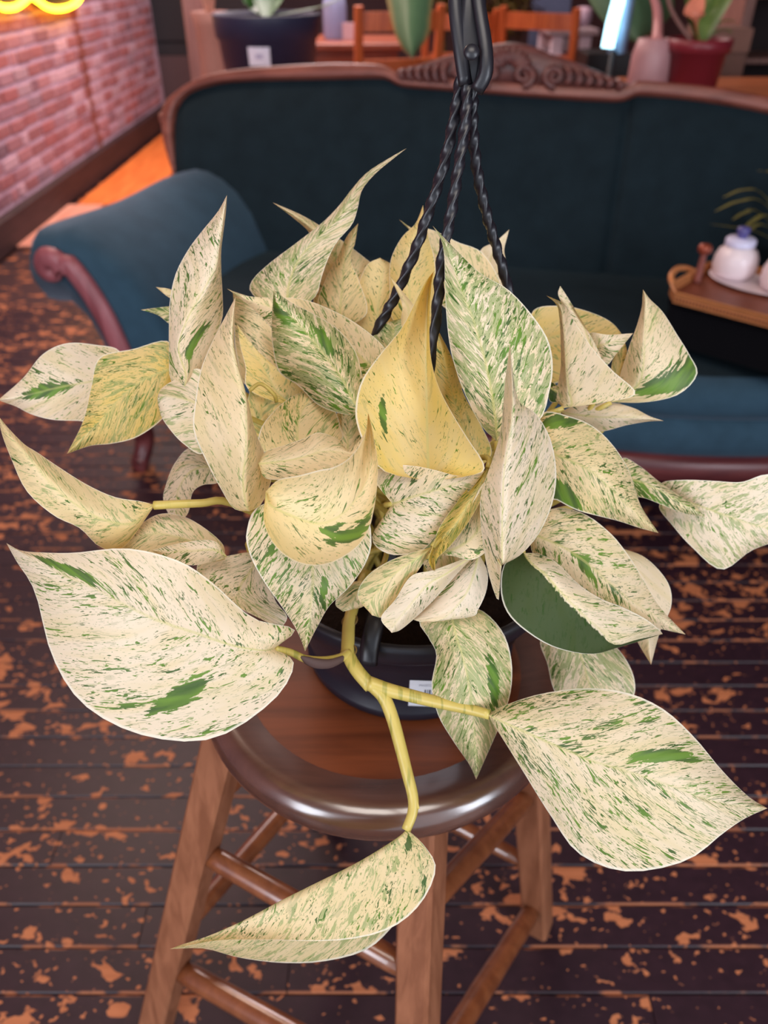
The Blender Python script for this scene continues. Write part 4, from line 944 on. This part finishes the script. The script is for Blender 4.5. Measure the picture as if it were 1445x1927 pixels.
# orange chairs
ochair = wood('orange_oak', srgb(178, 82, 40), srgb(214, 112, 58), 2, .4)
def chair(label, px, py_, y, rz, sc_=1.0):
    p = PY(px, py_, y)
    t_ = thing('dining_chair', label, 'chair', (p.x, y, 0), 'orange wooden chairs behind the sofa')
    ca, sa = math.cos(rz), math.sin(rz)
    def Lc(x, yy_, z): return Vector((p.x + (x * ca - yy_ * sa) * sc_, y + (x * sa + yy_ * ca) * sc_, z * sc_))
    for sx in (-.19, .19):
        add('back_post', beam_mesh(Lc(sx, .20, 0), Lc(sx * 1.05, .30, 1.06), .042, .036, rz), ochair, t_, False)
        add('leg', beam_mesh(Lc(sx, -.20, 0), Lc(sx, -.19, .44), .036, .042, rz), ochair, t_, False)
        add('side_rail', beam_mesh(Lc(sx, -.19, .22), Lc(sx, .22, .22), .024, .024, rz), ochair, t_, False)
    for z, h in ((1.0, .075), (.82, .06), (.66, .045)):
        rows = []
        for i in range(7):
            x = -.19 + .38 * i / 6; yb = .30 - .10 * (1.06 - z) + .02 * math.sin(math.pi * i / 6)
            rows.append([Lc(x, yb - .01, z - h / 2), Lc(x, yb - .01, z + h / 2), Lc(x, yb + .01, z + h / 2), Lc(x, yb + .01, z - h / 2)])
        V, Fs = grid(rows, close_u=True); add('back_slat', (V, Fs), ochair, t_, False)
    bm = box_bm(.44, .44, .035, .01, 2); 
    o = obj('seat', bm, ochair, None, False); o.matrix_basis = Matrix.Translation(Lc(0, 0, .455)) @ Matrix.Rotation(rz, 4, 'Z'); o.scale = (sc_,) * 3; rel(o, t_)
    return t_
chair('orange wooden chair with its back toward the navy pot, right of the bottle', 712, 60, 4.55, R(200), 1.03)
chair('orange wooden chair beside the white table beyond the carved crest', 1045, 80, 5.0, R(150), 1.0)
chair('orange-red wooden chair half hidden by the black pot hanger', 850, 80, 5.3, R(185), .98)
# broad leaf plants
def broad_mat(name, a, b, edge):
    t = NT(name); q = t.sep(t.n('ShaderNodeTexCoord').outputs['UV']); u = t.math('ABSOLUTE', t.math('MULTIPLY_ADD', q[0], 2.0, -1.0))
    n = t.noise(t.pos(), 12.0, 3); c_ = t.mix(n, a, b)
    e = t.ss(t.math('ADD', u, t.math('MULTIPLY_ADD', n, .4, -.2)), .72, .95)
    t.base(t.mix(t.math('MULTIPLY', e, .8), c_, edge)); t.set(Roughness=.4); return t.m
BL1 = broad_mat('broad_leaf_yellow_edge', srgb(84, 118, 82), srgb(104, 136, 98), srgb(172, 146, 92))
BL2 = broad_mat('broad_leaf_green', srgb(66, 98, 72), srgb(84, 116, 86), srgb(96, 120, 84))
def broad_leaf(d, rows_, parent, mat):
    n = 20; V = []; uv = []
    exp = [tuple(r_) * 3 if len(r_) == 2 else tuple(r_) for r_ in rows_]
    for i in range(n):
        v = i / (n - 1); c_ = cr(exp, v)
        for j in range(9):
            u = -1 + j / 4; a = abs(u); e = (c_[0], c_[1]) if u < 0 else (c_[4], c_[5])
            V.append(P(c_[2] + (e[0] - c_[2]) * a, c_[3] + (e[1] - c_[3]) * a, d + .05 * a ** 1.6)); uv.append((j / 8, v))
    Fs = [(i * 9 + j, i * 9 + j + 1, (i + 1) * 9 + j + 1, (i + 1) * 9 + j) for i in range(n - 1) for j in range(8)]
    me = pydata(V, Fs); l = me.uv_layers.new(name='UVMap')
    for lp in me.loops: l.data[lp.index].uv = uv[lp.vertex_index]
    o = obj('leaf', me, mat, None); rel(o, parent); return o
hp = PY(760, -260, 3.25)
hb = thing('hanging_planter', 'large drooping yellow-edged leaf hanging left of the black pot hanger', 'plant', tuple(hp))
add('basket', lathe([(.001, -.10), (.09, -.10), (.13, .03), (.125, .035), (.11, .0), (.001, -.01)], tuple(hp), 28), plain('brown_basket', srgb(110, 74, 50), .8), hb)
add('cord', tube([hp + Vector((0, 0, -.005)), Vector((hp.x, hp.y, 3.1))], .004, 6), plain('hemp_cord', srgb(150, 120, 90), .9), hb)
broad_leaf(2.75, [(780, -150), (735, -110, 785, -110, 830, -110), (722, -40, 780, -40, 822, -40), (732, 20, 776, 20, 812, 20), (742, 60, 772, 60, 808, 60), (757, 92, 775, 92, 795, 85), (776, 112)], hb, BL1)
# pale pot with the big grey-green leaf
c = Vector((PY(1220, 145, 3.35).x, 3.35, .86))
pp = thing('pale_planter', 'pale pink planter with large grey-green leaves beside the red pot', 'plant', tuple(c))
add('pot', lathe([(.001, 0), (.070, 0), (.078, .02), (.074, .12), (.060, .17), (.055, .172), (.05, .15)], tuple(c), 28), plain('pale_pink_glaze', srgb(196, 150, 154), .45), pp)
tag(add('soil', lathe([(.001, .155), (.052, .152)], tuple(c), 20), soilm, pp), kind='stuff')
add('stem', tube(smooth_path([c + Vector((.01, 0, .15)), P(1238, 45, 2.92), P(1236, 15, 2.92), P(1226, -20, 2.92), P(1215, -70, 2.94)], 16), [.022, .021, .02, .019, .018, .017, .017, .016, .016, .015, .015, .014, .014, .013, .013, .012], 10), plain('pinkish_stem', srgb(206, 140, 140), .5), pp)
broad_leaf(3.0, [(1190, -60), (1095, -40, 1180, -20, 1262, -40), (1108, 0, 1185, 10, 1268, 0), (1135, 40, 1195, 40, 1262, 30), (1170, 72, 1202, 66, 1232, 58), (1199, 82)], pp, BL2)
# red pot
c = Vector((PY(1303, 150, 3.30).x, 3.30, .86))
rp = thing('red_pot', 'dark red plastic pot with strappy green leaves behind the sofa right', 'plant', tuple(c))
add('pot', lathe([(.001, 0), (.082, 0), (.086, .004), (.100, .13), (.111, .132), (.115, .175), (.110, .176), (.102, .15)], tuple(c), 36), plain('dark_red_plastic', srgb(128, 36, 48), .4, .5, 0, .12, 20), rp)
tag(add('soil', lathe([(.001, .158), (.104, .154)], tuple(c), 24), soilm, rp), kind='stuff')
stg = plain('strap_green', srgb(104, 128, 62), .45, .4, 0, .3, 30)
top = c + Vector((0, 0, .155)); dd = top.y * CP - (top.z - CAMH) * SP
for pts, w_ in (([(1310, 70), (1325, 40), (1340, 5), (1350, -40)], .03), ([(1318, 72), (1345, 50), (1368, 40), (1385, 42)], .018), ([(1315, 72), (1350, 30), (1370, -5), (1385, -40)], .025), ([(1300, 70), (1300, 40), (1296, 0), (1290, -40)], .022), ([(1320, 72), (1345, 62), (1366, 58), (1378, 62)], .016), ([(1305, 70), (1318, 20), (1330, -20), (1350, -60)], .03)):
    bl = [P(x, y, dd - .01 * i) for i, (x, y) in enumerate(pts)]; bl[0] = top + Vector((0, 0, -.01)); blade('leaf', bl, w_, stg, rp)
bl = [top, P(1305, 40, dd - .03), P(1310, 12, dd - .05), P(1320, -15, dd - .06)]
o = blade('leaf', bl, .038, plain('salmon_leaf', srgb(222, 132, 104), .45, .4, 0, .2), rp); o['label'] = 'salmon pink leaf'
add('dry_stalk', tube(smooth_path([top + Vector((-.03, -.03, 0)), P(1278, 45, dd - .06), P(1262, 15, dd - .08), P(1254, -20, dd - .1)], 12), .007, 7), plain('dry_stalk_brown', srgb(140, 100, 92), .8), rp)
tag(add('wooden_stake', beam_mesh(PZ(1330, 160, .868), PZ(1432, 190, .868), .016, .012), orange_wood, None, False), 'thin orange wooden stake lying beside the red pot', 'stake')
# white table with bowl and jar
tw = plain('white_table_paint', srgb(214, 200, 214), .5, .3); twt = plain('greyish_table_top', srgb(150, 130, 136), .5)
pA, pB = PY(1038, 60, 5.6), PY(1122, 60, 5.6)
wt = table('white_table', 'white-legged table with a bowl far behind the carved crest', pA.x - .02, pB.x + .02, 5.6, 6.2, PY(1080, 55, 5.6).z, twt, tw, .07)
zt = PY(1080, 55, 5.6).z
c = Vector((PY(1058, 45, 5.8).x, 5.8, zt))
bw = thing('white_bowl', 'white bowl on the white-legged table', 'bowl', tuple(c))
add('bowl_body', lathe([(.001, 0), (.04, 0), (.09, .05), (.095, .065), (.088, .063), (.04, .012), (.001, .01)], tuple(c), 28), plain('white_glaze', srgb(206, 204, 190), .35), bw)
c = Vector((PY(1097, 35, 5.9).x, 5.9, zt))
jr = thing('pale_jar', 'small pale lilac jar beside the white bowl', 'jar', tuple(c))
add('jar_body', lathe([(.001, 0), (.045, 0), (.055, .03), (.055, .075), (.04, .10), (.001, .105)], tuple(c), 24), plain('lilac_glaze', srgb(190, 160, 178), .4), jr)
c = PY(1040, 40, 6.9)
sb = thing('blue_grey_screen', 'blue-grey panel standing behind the white-legged table', 'screen', (c.x, 6.9, 0))
box('panel', c.x - .17, c.x + .12, 6.88, 6.92, .06, 1.6, plain('blue_grey_board', srgb(84, 92, 122), .6), sb)
for x in (-.12, .08): box('foot', c.x + x - .02, c.x + x + .02, 6.78, 7.02, 0, .058, dk, sb)
# glowing tube and black device
c = PY(1150, 100, 2.93)
lm = thing('glowing_tube', 'bright bluish white glowing tube leaning behind the carved crest', 'lamp', (c.x, 2.93, 0))
tl = glow('cool_white_tube', (.50, .85, 1.0, 1), 3.2)  # bright bluish strip built as an emissive tube
add('bright_tube', tube([PY(1143, 90, 2.93), PY(1152, 45, 2.93), PY(1163, 5, 2.93), PY(1170, -40, 2.93)], .021, 12), tl, lm)
add('tube_housing', tube([PY(1160, 100, 2.99), PY(1168, 50, 2.99), PY(1176, 0, 2.99), PY(1182, -40, 2.99)], .032, 4), plain('pale_blue_housing', srgb(150, 190, 230), .3), lm)
add('stand_pole', tube([PY(1155, 96, 2.96), Vector((PY(1155, 96, 2.96).x, 2.96, .03))], .012, 10), dk, lm)
add('stand_foot', lathe([(.001, 0), (.08, 0), (.08, .02), (.02, .035)], (PY(1155, 96, 2.96).x, 2.96, 0), 24), dk, lm)
bx = PY(1155, 110, 4.35)
bc = thing('black_speaker', 'black box below the bluish tube behind the sofa', 'box', (bx.x, 4.45, 0))
box('body', bx.x - .13, bx.x + .10, 4.35, 4.60, .0, bx.z + .02, plain('black_box', srgb(22, 18, 22), .5), bc)
add('dial', lathe([(.001, 0), (.02, 0), (.02, .006), (.001, .008)], (0, 0, 0), 14), dk2, None)
o = bpy.data.objects[[q.name for q in C.objects if q.name.startswith('dial')][-1]]
o.matrix_basis = Matrix.Translation((bx.x - .01, 4.349, bx.z - .05)) @ Matrix.Rotation(R(90), 4, 'X'); rel(o, bc)
# leafy bushes beyond
bush_m = plain('olive_bush_leaf', srgb(88, 72, 34), .6, .3, 0, .4, 40)
def bush(label, px, py_, y, r_, seed):
    p = PY(px, py_, y); rg = random.Random(seed)
    t_ = thing('leafy_bush', label, 'plant', (p.x, y, 0))
    add('pot', lathe([(.001, 0), (.13, 0), (.17, .32), (.18, .33), (.16, .3), (.001, .28)], (p.x, y, 0), 24), plain('brown_pot', srgb(84, 56, 48), .6), t_)
    add('trunk', tube([(p.x, y, .28), (p.x + .02, y, .6), (p.x, y, p.z)], [.022, .018, .012], 8), bush_m, t_)
    geo = []
    for k in range(420):
        v = Vector((rg.gauss(0, 1), rg.gauss(0, 1), rg.gauss(0, 1))).normalized() * r_ * rg.random() ** .4
        c_ = p + v; T = Vector((rg.gauss(0, 1), rg.gauss(0, 1), rg.gauss(0, .6))).normalized(); X = T.cross(Vector((.2, .3, 1))).normalized(); s_ = rg.uniform(.03, .055)
        geo.append(([c_ - T * s_, c_ + X * s_ * .4, c_ + T * s_, c_ - X * s_ * .4], [(0, 1, 2, 3)]))
    tag(add('foliage', geo, bush_m, t_, False), kind='stuff')
bush('olive leafy bush far behind the right side of the pot hanger', 955, 5, 6.4, .24, 1)
bush('olive leafy bush far behind the left side of the pot hanger', 835, -10, 6.9, .26, 2)
# shelf unit and box on the right
s0 = PY(1400, 60, 4.2); shm = wood('brown_shelf_wood', srgb(120, 84, 76), srgb(150, 108, 98), 2, .5); dsh = plain('shelf_dark_back', srgb(40, 26, 28), .8)
su = thing('shelf_unit', 'brown open shelf unit at the right behind the red pot', 'shelf', (s0.x + .4, 4.35, 0))
box('back_panel', s0.x, s0.x + 1.0, 4.55, 4.57, 0, 1.35, dsh, su)
for x in (s0.x, s0.x + .48, s0.x + .98): box('upright', x - .025, x + .025, 4.2, 4.55, 0, 1.35, shm, su)
for z in (.3, .62, .86, 1.12, 1.34): box('shelf', s0.x + .0, s0.x + 1.0, 4.21, 4.549, z, z + .025, shm, su)
b0 = PY(1357, 100, 4.0)
cb = thing('cardboard_box', 'brown cardboard box standing between the red pot and shelf unit', 'box', (b0.x, 4.1, .0))
box('box_body', b0.x - .11, b0.x + .11, 3.98, 4.2, .0, 1.02, plain('kraft_cardboard', srgb(120, 88, 78), .8), cb)
box('box_flap', b0.x - .11, b0.x + .11, 3.97, 3.979, .93, 1.02, plain('kraft_flap', srgb(140, 104, 92), .8), cb, .001)
